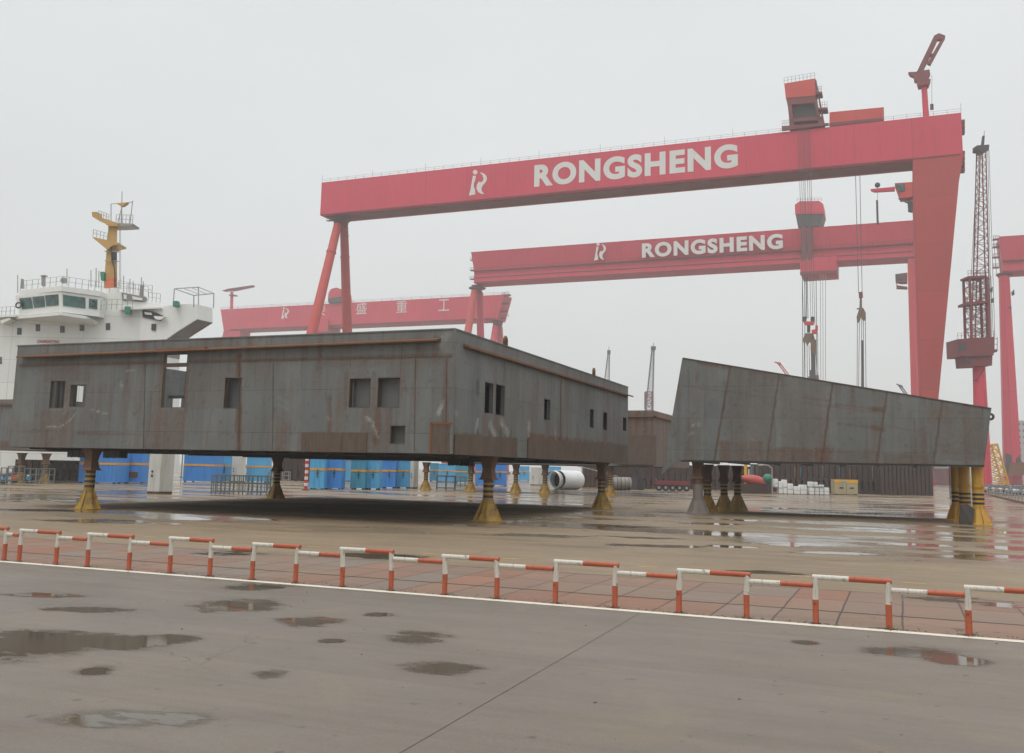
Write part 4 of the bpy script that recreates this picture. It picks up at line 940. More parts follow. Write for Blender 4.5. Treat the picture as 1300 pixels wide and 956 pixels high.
q = MB(); q.box(0, w, 0, 2, .7, .95); q.box(0, w, -.05, -.001, .75, 1.3); q.build('bed', M['red_dark'], t)
for k in range(5):
    q = MB(); x = w * (k + .5) / 5; q.tube((x, -.05, .4), (x, .3, .4), .4, n=16); q.mi = 1; q.tube((x, -.07, .4), (x, .0, .4), .18, n=10); q.build('wheel', [M['black'], M['rail_grey']], t)
t = rack(742, 758, 590, 619, 'brown scaffold frame with slanting rods right of the white pipe', 3, 1.5, 'scaffold', 'scaffold', 'rust_brown')
q = MB(); q.tube((-1.5, -.2, 3.0), (4.5, -.3, 1.6), .06, n=6); q.build('slanting_rod', M['rail_grey'], t)
# gear on a dark plinth with red cover
a = G(941, 626.5); t = thing('covered_boat', Matrix.Translation((a.x, a.y, 0)), 'red covered hull on a dark cradle beside the white crates', 'boat'); w = GY(981, a.y).x - a.x
q = MB(); q.box(0, w, 0, 2.4, .05, 1.15); q.build('cradle', M['dark_brown'], t)
q = MB(); rgs = []
for k in range(9):
    s = k / 8; x = w * (.08 + .78 * s); rr = .55 * math.sin(math.pi * (.12 + .8 * (1 - s) ** .8)) + .15; hh = 1.25 + .55 * (1 - s)
    rgs.append([(x, 1 + rr * 1.1 * math.cos(q_), hh + rr * math.sin(q_)) for q_ in [2 * math.pi * i / 12 for i in range(12)]])
q.loft(rgs); q.build('hull', M['boat_red'], t, smooth=True)
a = G(941, 627.0); a.x = GY(974, a.y - .3).x; a.y -= .6; q = MB(); q.sphere((0, 0, 0), .55, 18); t = thing('green_float', Matrix.Translation((a.x, a.y, P(974, 607.5, a.y).z)), 'green round float beside the red covered hull', 'float')
q.build('ball', M['green'], t, smooth=True); q = MB(); q.tube((0, 0, -1.35), (0, 0, -.5), .12); q.ring((0, 0, .6), (1, 0, 0), .12, .03); q.build('stalk', M['dark_steel'], t)
a = G(979, 628); t = thing('work_lamp', Matrix.Translation((a.x, a.y - .5, 0)), 'grey arched lamp post leaning over the green float', 'lamp'); H = P(979, 591, a.y).z
q = MB(); q.tube((0, 0, 0), (0, 0, H * .9), .07, n=8); q.tube((0, 0, H * .9), (-.4, 0, H), .07, n=8); q.tube((-.4, 0, H), (-1.3, 0, H + .08), .07, n=8); q.build('arm', M['rail_grey'], t); q = MB(); q.box(-1.6, -1.0, -.1, .1, H - .02, H + .1); q.build('lamp_head', M['cabinet'], t)

# white crates
crates = [(984, 988, 608, 619), (989, 994, 611, 627), (994.5, 999.5, 609, 627), (1000, 1007, 614, 627), (1008, 1016, 617.5, 627.5), (1016.5, 1024.5, 615.5, 627.5), (1028, 1034, 619, 627.5), (1035, 1040, 619, 627.5), (1041, 1046, 619, 627.5), (1047, 1053, 619, 627.5)]
clab = ['small white crate tilted on top at the left of the white pile', 'tall narrow white crate at the left of the white pile', 'tallest white crate of the white pile', 'white crate between the tallest crate and the torn wrapped one', 'white wrapped crate with torn top', 'slanted white crate left of the gap in the row',
        'white crate just right of the gap in the row', 'white crate beneath the two crates stacked higher', 'white crate third right of the gap', 'rightmost white crate of the lower row']
def crate(x0, x1, yt, yb, lab, zb=0, m_='foam', Y=None):
    a = G(x0, 627.5); Y = Y or a.y; A_ = GY(x0, Y); B_ = GY(x1, Y); z1 = P(x0, yt, Y).z; z0 = max(0, P(x0, yb, Y).z) if yb < 627 else 0
    t = thing('packing_crate', Matrix.Translation((A_.x, Y, z0)), lab, 'crate', 'white packing crates'); w = B_.x - A_.x; h = z1 - z0
    q = MB(); q.box(0, w, 0, .9, .06, h); q.build('box', M[m_], t, bevel=.03)
    q = MB(); q.box(.02, w - .02, -.02, .01, h * .45, h * .5); q.build('strap', M['rail_grey'], t); q = MB(); q.box(.05, w - .05, .05, .85, 0, .058); q.build('skid', M['rail_grey'], t)
Yc = G(1000, 627.5).y
for (c_, l_) in zip(crates, clab): crate(*c_, l_, Y=Yc + random.uniform(0, .3))
crate(1028, 1033, 611.5, 618.5, 'white crate on the second layer, left one of the two on top', Y=Yc + .1); crate(1034, 1038.5, 612, 618.5, 'white crate on the second layer, middle one', Y=Yc + .1); crate(1040, 1046.5, 615.5, 618.7, 'thin white crate lying on the second layer, right one', Y=Yc + .1)
# beige cabinet
a = G(1060, 628.2); w = GY(1089.5, a.y).x - a.x; H = P(1075, 609, a.y).z
t = thing('tool_cabinet', Matrix.Translation((a.x, a.y, 0)), 'beige metal cabinet with yellow top band before the dark rack', 'cabinet')
q = MB(); q.box(0, w, 0, 1.4, .1, H); q.build('body', M['beige'], t, bevel=.02)
q = MB(); q.box(-.02, w + .02, -.03, -.002, H * .8, H); q.build('band', M['truss_yellow'], t)
for x in (.2, .65): q = MB(); q.box(w * x, w * x + .5, -.04, -.002, H * .42, H * .5); q.build('handle', M['black'], t)
q = MB(); q.box(w * .495, w * .505, -.02, -.001, .15, H * .79); q.box(.1, .4, .1, .5, 0, .098); q.box(w - .4, w - .1, .1, .5, 0, .098); q.build('feet', M['dark_steel'], t)
q = MB(); q.box(w * .33, w * .5, -.045, -.031, H * .83, H * .92); q.build('sticker', M['blue_b'], t)

# dark brown frame wall
def frame_wall(px0, px1, yb, yt, n, label, solid_from=None, name='steel_frame_stack', cat='steel frames'):
    a = G(px0, yb); Y = a.y; b_ = GY(px1, Y); w = b_.x - a.x; H = P((px0 + px1) / 2, yt, Y).z
    t = thing(name, Matrix.Translation((a.x, Y, 0)), label, cat, 'dark steel frame stacks'); 
    for k in range(n + 1):
        x = w * k / n; q = MB(); q.box(x - .22, x + .22, 0, .5, 0, H); q.box(x - .3, x + .3, .5, .6, 0, H * .5); q.build('upright', M['dark_brown'], t)
    q = MB()
    for z in (.1, H * .42, H - .35): q.box(-.2, w + .2, .1, .45, z, z + .3)
    q.build('beam', M['dark_brown'], t)
    q = MB(); q.box(0, w, 5.0, 5.1, 0, H * .93); q.build('dark_backing', M['dark_brown'], t)  # added dark sheet, stands for the dark depth between the frames
    return t, w, H
t1, w1, H1 = frame_wall(965, 1120, 624.0, 588, 22, 'dark brown stack of upright steel frames behind the white crates')
t2, w2, H2 = frame_wall(1121, 1183, 628, 589, 12, 'dark brown solid frame wall at the right end, beside the open road')
q = MB(); q.box(w2 * .35, w2, .2, .5, 0, H2); q.build('panel', M['dark_brown'], t2)
frame_wall(742, 962, 618.5, 590, 30, 'dark brown stack of steel frames behind the lying pipes')
frame_wall(20, 100, 608, 584, 10, 'dark brown steel frames behind the racks at the left')
frame_wall(340, 392, 610, 580, 6, 'dark steel frames between the banded stand and the striped pole')
# coloured pipes seen between the uprights
for i, px in enumerate((947, 955, 963, 1008, 1018, 1027, 1037, 1046, 1056, 1066, 1078, 1098, 1107, 1118)):
    Y = G(px, 624 + (px - 965) * .0221).y + 1.6; p = GY(px, Y); q = MB(); h = P(px, 590 + (i * 7) % 6, Y).z; c = [M['truss_yellow'], M['rack_grey'], M['pipe_grey'], M['truss_yellow'], M['teal']][i % 5]
    t = thing('pipe_post', Matrix.Translation((p.x, Y, 0)), 'upright pipe behind the dark frame stack', 'pipe', 'upright pipes behind the dark frames')
    q.tube((0, 0, 0), (0, 0, h), .22, n=12); q.build('tube', c, t, smooth=True); q = MB(); q.box(-.3, .3, -.3, .3, 0, .06); q.build('foot', M['dark_steel'], t)
# ------------------------------------------------------------------ right edge: lattice frame, cars, fence, rail
Yl = 205.0
t = thing('lattice_boom', Matrix.Translation((GY(1252, Yl).x, Yl, 0)), 'yellow steel lattice boom section standing beside the right stands', 'lattice frame')
inv = Matrix.Translation((GY(1252, Yl).x, Yl, 0)).inverted()
b0, b1 = inv @ GY(1252, Yl), inv @ GY(1283, Yl); t0 = inv @ P(1253, 565, Yl); t1_ = inv @ P(1266, 564, Yl)
for nm, dy in (('chords', 0),):
    q = MB(); D_ = Vector((0, 2.6, 0))
    for a_, b_ in ((b0, t0), (b1, t1_), (b0 + D_, t0 + D_), (b1 + D_, t1_ + D_), (t0, t1_), (t0, t0 + D_), (t1_, t1_ + D_), (b0, b1)): q.tube(a_, b_, .22, n=8)
    q.build('chord', M['truss_yellow'], t)
    q = MB(); n = 6
    for k in range(n):
        for o_ in (Vector(), D_):
            l0, l1 = b0.lerp(t0, k / n) + o_, b0.lerp(t0, (k + 1) / n) + o_; r0, r1 = b1.lerp(t1_, k / n) + o_, b1.lerp(t1_, (k + 1) / n) + o_
            q.tube(l0, r1, .12, n=6); q.tube(r0, l1, .12, n=6); q.tube(l1, r1, .12, n=6)
        l0 = b0.lerp(t0, k / n); l1 = b0.lerp(t0, (k + 1) / n); q.tube(l0, l1 + D_, .08, n=6); r0, r1 = b1.lerp(t1_, k / n), b1.lerp(t1_, (k + 1) / n); q.tube(r0, r1 + D_, .08, n=6)
    q.build('lattice', M['truss_yellow'], t)
def make_car(m_):
    t = thing('parked_car', Vector((0, 0, 0)), 'x', 'car', 'cars parked beyond the rail at the right')
    q = MB(); prof = [(-2.1, .35), (-2.15, .75), (-1.9, .9), (-1.2, .98), (1.0, .98), (2.0, .82), (2.15, .6), (2.1, .35)]
    q.prism([(x, -.85, z) for x, z in prof], (0, 1.7, 0)); q.build('body', m_, t, bevel=.05)
    q = MB(); q.loft([[(-1.5, -.78, .98), (1.0, -.78, .98), (1.0, .78, .98), (-1.5, .78, .98)], [(-1.1, -.66, 1.42), (.35, -.66, 1.42), (.35, .66, 1.42), (-1.1, .66, 1.42)]]); q.build('cabin_glass', M['dark_glass'], t)
    q = MB(); q.box(-1.12, .37, -.66, .66, 1.421, 1.47); q.build('roof', m_, t, bevel=.02)
    for x in (-1.35, 1.35):
        for y in (-.86, .66): q = MB(); q.tube((x, y, .32), (x, y + .2, .32), .32, n=16); q.mi = 1; q.tube((x, y - .01, .32), (x, y + .21, .32), .17, n=10); q.build('wheel', [M['black'], M['rail_grey']], t)
    return t
protos = [make_car(m_) for m_ in CARC]; first = [True] * 5
cl = ['white', 'black', 'silver', 'red', 'dark blue']; seq = [2, 1, 0, 3, 0, 1, 2, 4, 0, 2, 1, 0]
A0, A1 = G(1256, 619), G(1318, 624.5)
A1 = Vector((A0.x + 55, A0.y - 26, 0))
where = ['behind the yellow lattice frame', 'second from the lattice frame', 'third along the parked row', 'fourth along the parked row', 'fifth along the parked row', 'before the crane leg foot', 'seventh along the parked row', 'in the middle right of the row', 'ninth along the parked row', 'third from the right edge', 'second from the right edge', 'at the right edge of the picture']
for i in range(12):
    px = 1257 + i * 4.6; k = seq[i]; p = G(px, 625 + (px - 1257) * .1)
    o = protos[k] if first[k] else copy_tree(protos[k]); first[k] = False
    o.matrix_basis = Matrix.Translation((p.x, p.y, 0)) @ Matrix.Rotation(R(65 + random.uniform(-5, 5)), 4, 'Z')
    o['label'] = '%s parked car %s' % (cl[k], where[i])
t = thing('guard_fence', Matrix.Identity(4), 'grey post and rail fence in front of the parked cars', 'fence')
q = MB(); q2 = MB(); pa, pb = G(1254, 629), G(1320, 640); L = (pb - pa).length; n = 16
for z in (1.05, .6): q2.bar(pa + Vector((0, 0, z)), pb + Vector((0, 0, z)), .07)
q2.build('rail', M['rail_grey'], t)
for k in range(n + 1):
    p = pa.lerp(pb, k / n); q = MB(); q.box(p.x - .06, p.x + .06, p.y - .06, p.y + .06, 0, 1.1); q.build('post', M['rail_grey'], t)
t = thing('crane_rail', Matrix.Identity(4), 'rusty orange crane rail running into the distance at the right', 'rail')
q = MB(); pa, pb = G(1252, 628), G(1330, 647); q.bar(pa + Vector((0, 0, .09)), pb + Vector((0, 0, .09)), .16, .18); q.build('rail', M['orange_rust'], t)
q = MB(); q.bar(pa + Vector((0, 0, .001)), pb + Vector((0, 0, .001)), .5, .03); q.build('bed', M['dark_steel'], t)
# frames of the gate at the open road
p = G(1206.5, 633); t = thing('sign_post', Matrix.Translation((p.x, p.y, 0)), 'thin dark post standing in the open road left of the yellow stands', 'post'); q = MB(); q.tube((0, 0, 0), (0, 0, P(1206, 592, p.y).z), .07, n=8); q.build('pole', M['dark_steel'], t); q = MB(); q.box(-.2, .2, -.2, .2, 0, .05); q.build('foot', M['dark_steel'], t)
rack(1184, 1203, 598, 616, 'low dark fence frames across the open road', 5, mat_='dark_steel')
for (x0, x1, yt, Y, m_, lab) in ((1183, 1187, 590, 300, 'red_dark', 'small far red steel tower at the left of the road gap'), (1188, 1203, 592, 420, 'building', 'pale far building at the end of the open road'), (1203, 1212, 595, 330, 'red_dark', 'low far red workshop beside the yellow stands'), (1295, 1322, 535, 520, 'building', 'grey tall building fading in the haze at the right edge')):
    a, b_ = GY(x0, Y), GY(x1, Y); H = P(x0, yt, Y).z; t = thing('far_building', Matrix.Translation((a.x, Y, 0)), lab, 'building', 'far buildings'); w = b_.x - a.x
    q = MB(); q.box(0, w, 0, 15, 0, H); q.build('walls', M[m_], t)
    q = MB(); nz = max(2, int(H / 3.2)); nx = max(2, int(w / 2))
    for i in range(nx):
        for j in range(nz): x = w * (i + .3) / nx; z = H * (j + .35) / nz; q.box(x, x + w * .4 / nx, -.05, -.01, z, z + H * .4 / nz)
    q.build('windows', M['dark_glass'], t); q = MB(); q.box(-.3, w + .3, -.3, 15.3, H + .005, H + .5); q.build('roof', M['building'], t)

# ------------------------------------------------------------------ gantry cranes
EMB = {'dot': (455, 392, 40),
       'i': [(415, 452), (468, 455), (455, 520), (432, 590), (430, 640), (452, 690), (455, 775), (345, 797), (372, 700), (392, 580), (408, 500)],
       'r': [(530, 392), (600, 410), (645, 450), (660, 510), (640, 560), (585, 620), (562, 670), (570, 725), (615, 770), (560, 765), (505, 735), (478, 670), (488, 600), (520, 552), (545, 570), (590, 545), (600, 500), (580, 440)]}
def emblem(parent, fr, map_px, off):
    """emblem strokes; map_px maps its drawing coordinates to picture points on the girder face"""
    q = MB()
    pts = lambda L: [tuple(Vector((p_.x, off, p_.z))) for p_ in [on(fr, *map_px(a, b_), 'y', off) for a, b_ in L]]
    cx, cy, r = EMB['dot']
    q.prism(pts([(cx + r * math.cos(t), cy + r * math.sin(t)) for t in [2 * math.pi * i / 12 for i in range(12)]]), (0, -.05, 0))
    for key in ('i', 'r'): q.prism(pts(EMB[key]), (0, -.05, 0))
    return q.build('emblem', M['letter'], parent)
def text_mesh(txt, bold=.0, spacing=1.0):
    cu = bpy.data.curves.new('lettering', 'FONT'); cu.body = txt; cu.size = 1; cu.offset = bold; cu.space_character = spacing; cu.fill_mode = 'BOTH'; cu.extrude = 0.02
    o = bpy.data.objects.new('lettering', cu); COL.objects.link(o)
    bpy.context.view_layer.update()
    me = bpy.data.meshes.new_from_object(o.evaluated_get(bpy.context.evaluated_depsgraph_get()))
    bpy.data.objects.remove(o); me.name = 'lettering'; return me
def lettering(parent, txt, x0, z0, x1, z1, off, bold=.0, spacing=1.0, m_=None, name='lettering'):
    me = text_mesh(txt, bold, spacing)
    xs = [v.co.x for v in me.vertices]; ys = [v.co.y for v in me.vertices]
    if not xs: return None
    ax_, bx, ay, by = min(xs), max(xs), min(ys), max(ys)
    for v in me.vertices:
        v.co = Vector((x0 + (v.co.x - ax_) / (bx - ax_) * (x1 - x0), off - (v.co.z + .02) * 1.2, z0 + (v.co.y - ay) / (by - ay) * (z1 - z0)))
    me.materials.clear(); me.materials.append(m_ or M['letter'])
    o = bpy.data.objects.new(name, me); COL.objects.link(o); o.parent = parent; return o
def handrail(q, p0, p1, h, n, r=.05, tall=None):
    p0, p1 = Vector(p0), Vector(p1)
    for k in range(n + 1):
        p = p0.lerp(p1, k / n); hh = h * (2.2 if tall and k % tall == 0 else 1); q.tube(p, p + Vector((0, 0, hh)), r, n=5)
    for z in (h, h * .5): q.tube(p0 + Vector((0, 0, z)), p1 + Vector((0, 0, z)), r * .7, n=5)

# --- crane 1
D1 = 200.0; g0 = P(1158.8, 202.6, D1); f1c = frame(Vector((g0.x, g0.y, 0)))
g = lambda px, py, off=0: on(f1c, px, py, 'y', off)
gy1 = thing('gantry_crane', f1c, 'nearest and largest red gantry crane with white lettering and a wide tapered right leg', 'gantry crane', 'red gantry cranes')
zb1 = g0.z; zt1 = g(1180, 147.4).z; xl = g(407.5, 250).x; xr = g(1220.5, 150).x; WG = 8.4
q = MB(); q.box(xl, xr, 0, WG, zb1, zt1); q.build('girder', M['red'], gy1)
q = MB(); q.box(xl + 1, 0, 1.2, WG - 1.2, zb1 - .14, zb1 - .002); q.box(xl + .5, xr - .5, -.12, -.002, zb1 + .05, zb1 + .3); q.build('lower_flange', M['red_dark'], gy1)
q = MB(); handrail(q, (xl, .2, zt1), (xr, .2, zt1), 1.0, 60, .035, 6); handrail(q, (xl, WG - .2, zt1), (xr, WG - .2, zt1), 1.0, 30, .035); q.build('handrail', M['machine'], gy1)
leg = [g(1158.8, 202.8), g(1158.8, 245), g(1166.5, 505), g(1170, 621), g(1181, 621), g(1191.5, 505), g(1217.5, 230), g(1223.5, 195)]
pts = [(p.x, -.01, p.z) for p in leg]; pts[3] = (pts[3][0], -.01, 1.8); pts[4] = (pts[4][0], -.01, 1.8)
q = MB(); q.prism(pts, (0, WG - .5, 0)); q.build('rigid_leg', M['red_leg'], gy1)
x3, x4 = pts[3][0], pts[4][0]
q = MB(); q.box(x3 - .5, x4 + .5, -14, WG + 14, .9, 1.79); q.build('sill_beam', M['red_leg'], gy1)
for yy in (-13, -7, WG + 6, WG + 12):
    q = MB(); q.box(x3, x4, yy - 2, yy + 2, .3, .89)
    for s in (-1.2, 0, 1.2): q.tube((x3 + .3, yy + s, .45), (x4 - .3, yy + s, .45), .4, n=12)
    q.build('bogie', M['machine'], gy1)
q = MB()
for py in (150, 156, 162, 190, 197, 204, 211): p = g(1222.5, py); q.box(p.x - .4, p.x + .5, 2, 4, p.z - .4, p.z + .4)
q.build('cable_reel', M['red_dark'], gy1)
ap = g(433, 284, WG / 2); zfeet = 1.0
for sgn, m_ in ((-1, 'red_orange'), (1, 'red_leg')):
    foot = Vector((ap.x - 3.8, WG / 2 + sgn * 17.5, zfeet)); topp = Vector((ap.x + sgn * .2, WG / 2 + sgn * 1.3, zb1 - 2.2))
    q = MB(); q.tube(foot, topp, 1.75, 1.15, n=20); q.tube(topp.lerp(foot, .12) , topp.lerp(foot, .125), 1.4, 1.4, n=20); q.build('leg', M[m_], gy1, smooth=True)
    q = MB(); q.box(foot.x - 1.5, foot.x + 1.5, foot.y - 3, foot.y + 3, .0, .99); q.build('bogie', M['machine'], gy1)
q = MB(); q.tube((ap.x, WG / 2, zb1 - 2.4), (ap.x, WG / 2, zb1 - .8), 1.9, 2.2, n=20); q.tube((ap.x, WG / 2, zb1 - .8), (ap.x, WG / 2, zb1 - .15), 2.6, 2.9, n=20); q.build('pivot_head', M['red_dark'], gy1)
q = MB(); handrail(q, (ap.x - 3, WG / 2 - 2.8, zb1 - 1.2), (ap.x + 4, WG / 2 - 2.8, zb1 - 1.2), 1.0, 5); q.box(ap.x - 3, ap.x + 4, 1.2, 2.2, zb1 - 1.35, zb1 - 1.22)
q.box(ap.x + 2.6, ap.x + 4, 1.4, 2.4, zb1 - 6, zb1 - 5.85)
for dx in (2.7, 3.9): q.tube((ap.x + dx, 1.5, zb1 - 6), (ap.x + dx, 1.5, zb1 - 1.3), .07, n=5)
q.build('service_platform', M['machine'], gy1)
a_, b_ = g(678, 237.6), g(936.5, 184.2); zlo = (g(678, 237.6).z + g(934, 213).z) / 2; zhi = (g(680, 208).z + g(934, 184).z) / 2
lettering(gy1, 'RONGSHENG', a_.x, zlo, b_.x, zhi, -.002, .046, 1.14)
emblem(gy1, f1c, lambda a, b_: (570 + a * 80 / 1093, 190 + b_ * 70 / 956), -.002)
# trolley on top
tp = lambda px, py, off=1.0: on(f1c, px, py, 'y', off)
def pr(q, pts_, y0, y1, fr=f1c):
    P_ = [on(fr, a, b_, 'y', y0) for a, b_ in pts_]; q.prism([(p.x, y0, p.z) for p in P_], (0, y1 - y0, 0)); return q
q = MB(); pr(q, [(995.5, 106), (1034.5, 99.5), (1036, 121), (997.5, 124.5)], 0, 5); q.build('trolley', M['red_orange'], gy1); tro = [o for o in kids(gy1) if o.name.startswith('trolley')][0]
q = MB(); pr(q, [(998, 124.6), (1036, 121.2), (1044, 162), (1002.5, 165), (1001, 140)], 1.6, 7); q.build('machine_house', M['machine'], tro)
q = MB(); pr(q, [(997.5, 124.6), (1036, 121.5), (1037.5, 130), (1000, 133)], .1, 1.5); pr(q, [(1000, 133), (1005, 133), (1009, 164.5), (1003, 165)], .1, 1.5); pr(q, [(1034, 130), (1037.5, 130), (1045, 161), (1040, 161.5)], .1, 1.5)
pr(q, [(1003, 151), (1043, 148), (1043.5, 152), (1003.5, 155)], .1, 1.5); pr(q, [(992.5, 160), (1052, 156), (1052, 158.5), (992.5, 165.5)], -.6, .1); q.build('frame', M['red_dark'], tro)
q = MB(); pr(q, [(1034.8, 100), (1036.5, 102), (1047, 158), (1044.5, 160)], .2, 5); pr(q, [(1035, 117), (1043.5, 116), (1043.5, 118.5), (1036, 119.5)], -.5, 2.5); pr(q, [(1038, 137), (1050.5, 136), (1050.5, 138.5), (1038, 139.5)], -.5, 2.5); q.build('ladder_tower', M['red_dark'], tro)
q = MB(); p, r_ = tp(995.5, 106, .3), tp(1034.5, 99.5, .3); handrail(q, p, r_, 1.4, 8, .04)
q.build('railing', M['machine'], tro)
for (a_, b_, c_, d_) in ((1036, 117, 1043, 116), (1038, 137, 1050, 136), (993, 160, 1003, 159)): q = MB(); handrail(q, tp(a_, b_, -.4), tp(c_, d_, -.4), 1.3, 4, .04); q.build('railing', M['machine'], tro)
q = MB(); pr(q, [(1053, 142.5), (1122, 136), (1122, 151.5), (1053, 158)], 1, 7); q.build('equipment_house', M['red_orange'], gy1)
q = MB(); pr(q, [(1054, 156), (1121, 149.5), (1121, 153.2), (1054, 160.2)], .9, .99); q.build('house_base', M['red_dark'], gy1)
# slewing crane on top
q = MB(); p, r_ = tp(1175.8, 147.5, 4), tp(1173.8, 105, 4); q.tube((p.x, 4, zt1), (p.x - .2, 4, r_.z), .65, .6, n=16); q.build('jib_post', M['red'], gy1, smooth=True)
q = MB(); pr(q, [(1164, 102), (1181.5, 100), (1179, 107), (1166, 108.5)], 2.8, 5.4); q.build('slew_platform', M['red_dark'], gy1)
q = MB(); pr(q, [(1163, 93), (1186, 45), (1192, 42), (1200, 45), (1198, 50), (1194, 49.5), (1190, 50), (1170, 93)], 3.3, 4.6); pr(q, [(1177, 80), (1181, 82), (1200, 47), (1197, 46)], 3.4, 4.5); pr(q, [(1153, 91.5), (1163, 91), (1180, 88), (1181, 94), (1177, 103), (1161, 103), (1160, 97), (1155, 95)], 3.3, 4.6); pr(q, [(1182, 67), (1186, 69), (1184, 72), (1180, 70)], 3.4, 4.5)
q.build('jib', M['red_dark'], gy1)
q = MB(); a_, b_ = tp(1183, 95, 4), tp(1183, 135, 4); q.tube(a_, b_, .04, n=5); q.box(b_.x - .35, b_.x + .35, 3.8, 4.2, b_.z - .8, b_.z + .5); q.build('small_hook', M['machine'], gy1)
# operator cab + side jib on the leg
q = MB(); pr(q, [(1136, 232.5), (1158.5, 231), (1158.5, 250), (1143, 252)], 0.2, 3.2); q.build('operator_cab', M['red_orange'], gy1); cab = [o for o in kids(gy1) if o.name.startswith('operator_cab')][0]
q = MB(); pr(q, [(1137, 234), (1148.5, 233.2), (1149, 242), (1141.5, 243.5)], .0, .18); q.build('window', M['glass'], cab)
q = MB(); pr(q, [(1152, 255), (1158.5, 255), (1158.5, 268), (1153, 267)], .4, 2); pr(q, [(1140, 252), (1143, 251.5), (1158, 259), (1158, 261)], .4, .8); q.build('bracket', M['machine'], gy1)
q = MB(); pr(q, [(1105, 240), (1136, 237), (1136, 242), (1110, 243.5), (1106, 242)], .8, 1.6); q.build('side_jib', M['red'], gy1)
q = MB(); p = tp(1114, 235, 1); q.sphere(p, .6, 10); p2 = tp(1114.3, 285, 1); q.tube(p, p2, .04, n=5); q.box(p2.x - .22, p2.x + .22, .8, 1.2, p2.z, p2.z + 5.5); q.build('jib_hook', M['machine'], gy1)

def ropes(name, lines, fr, off, label, r=.06, parent=None, mat_='ropes'):
    q = MB()
    for (xa, ya, xb, yb) in lines:
        a_, b_ = on(fr, xa, ya, 'y', off), on(fr, xb, yb, 'y', off); q.tube(a_, b_, r, n=5)
    return q.build(name, M[mat_], parent)
def hook_thing(label, parts, group='hoist hooks under the nearest crane'):
    return thing('hoist_hook', f1c, label, 'crane hook', group)
h1 = hook_thing('red crane hook pair with brown shackles hanging before the second crane trolley', None)
ropes('ropes', [(1013.5, 163, 1020, 404), (1016, 163, 1022.5, 404), (1023.5, 163, 1029.5, 404), (1026, 163, 1032, 404), (1028, 163, 1034.5, 413), (1019, 163, 1024, 404), (1020.5, 163, 1026, 404)], f1c, -1.5, '', .055, h1)
q = MB()
pr(q, [(1019.5, 408), (1033.5, 408), (1032.5, 412.5), (1021.5, 412.5)], -1.9, -1.1); pr(q, [(1030, 419), (1038, 417), (1037.5, 423), (1031, 424)], -2.9, -2.1); pr(q, [(1035, 413), (1038, 413), (1038, 418), (1035, 418)], -2.9, -2.1); q.build('spreader', M['red_orange'], h1)
q = MB(); pr(q, [(1019, 402), (1023.5, 402), (1023.5, 408), (1019, 408)], -1.9, -1.1); pr(q, [(1029, 402), (1033.5, 402), (1033.5, 408), (1029, 408)], -1.9, -1.1); pr(q, [(1024.5, 413), (1028.5, 413), (1028.5, 422), (1024.5, 422)], -1.8, -1.2); q.build('sheaves', M['machine'], h1)
q = MB(); pr(q, [(1022, 423), (1032, 423), (1034, 430), (1032, 436), (1027, 434), (1024.5, 439), (1022, 433), (1020.5, 437), (1019, 431)], -2, -1); pr(q, [(1029, 432), (1036, 431), (1036, 449), (1033, 450), (1029, 445)], -3, -2.1); q.build('hook', M['brown_hook'], h1)
ropes('slings', [(1021, 436, 1020.5, 488), (1024.5, 438, 1025, 488), (1027, 438, 1028, 488), (1030, 448, 1030, 488), (1033, 448, 1033.5, 488), (1035.5, 448, 1038, 488), (1038, 423, 1038.5, 488)], f1c, -1.5, '', .07, h1)
ropes('cable_bundle', [(1031, 446, 1032, 492), (1029, 470, 1029.5, 492), (1033, 446, 1034, 492)], f1c, -1.8, '', .32, h1)
h2 = hook_thing('brown crane hook hanging alone right of the second crane trolley', None)
ropes('ropes', [(1086, 219, 1090, 372), (1091.5, 219, 1094.5, 372)], f1c, 4, '', .07, h2)
q = MB(); pr(q, [(1090, 371), (1095, 370), (1095.5, 377), (1090.5, 378)], 3.4, 4.4); q.build('sheave_block', M['red_dark'], h2)
q = MB(); pr(q, [(1091.5, 378), (1094, 378), (1094.5, 391), (1091, 391)], 3.6, 4.2); pr(q, [(1087.5, 391.5), (1092, 390.5), (1092, 392), (1087.5, 392.5)], 3.6, 4.2); pr(q, [(1091, 391), (1096, 391), (1099, 397), (1099, 405), (1096, 407), (1093, 402), (1091, 407), (1088, 410), (1087.5, 402)], 3.3, 4.5); q.build('hook', M['brown_hook'], h2)
ropes('slings', [(1088.5, 409, 1088, 495), (1091, 406, 1090, 495), (1094, 403, 1093.5, 495), (1096, 406, 1096.5, 495), (1098.5, 404, 1099.5, 495)], f1c, 4, '', .07, h2)
ropes('cable_bundle', [(1094.5, 432, 1095, 495)], f1c, 3.6, '', .28, h2)
h3 = hook_thing('bare hoist ropes hanging down right of the red hook pair', None)
ropes('ropes', [(1044.5, 348, 1045, 492), (1048, 348, 1048, 492), (1041.5, 348, 1042, 492)], f1c, 40, '', .07, h3, 'rail_grey')

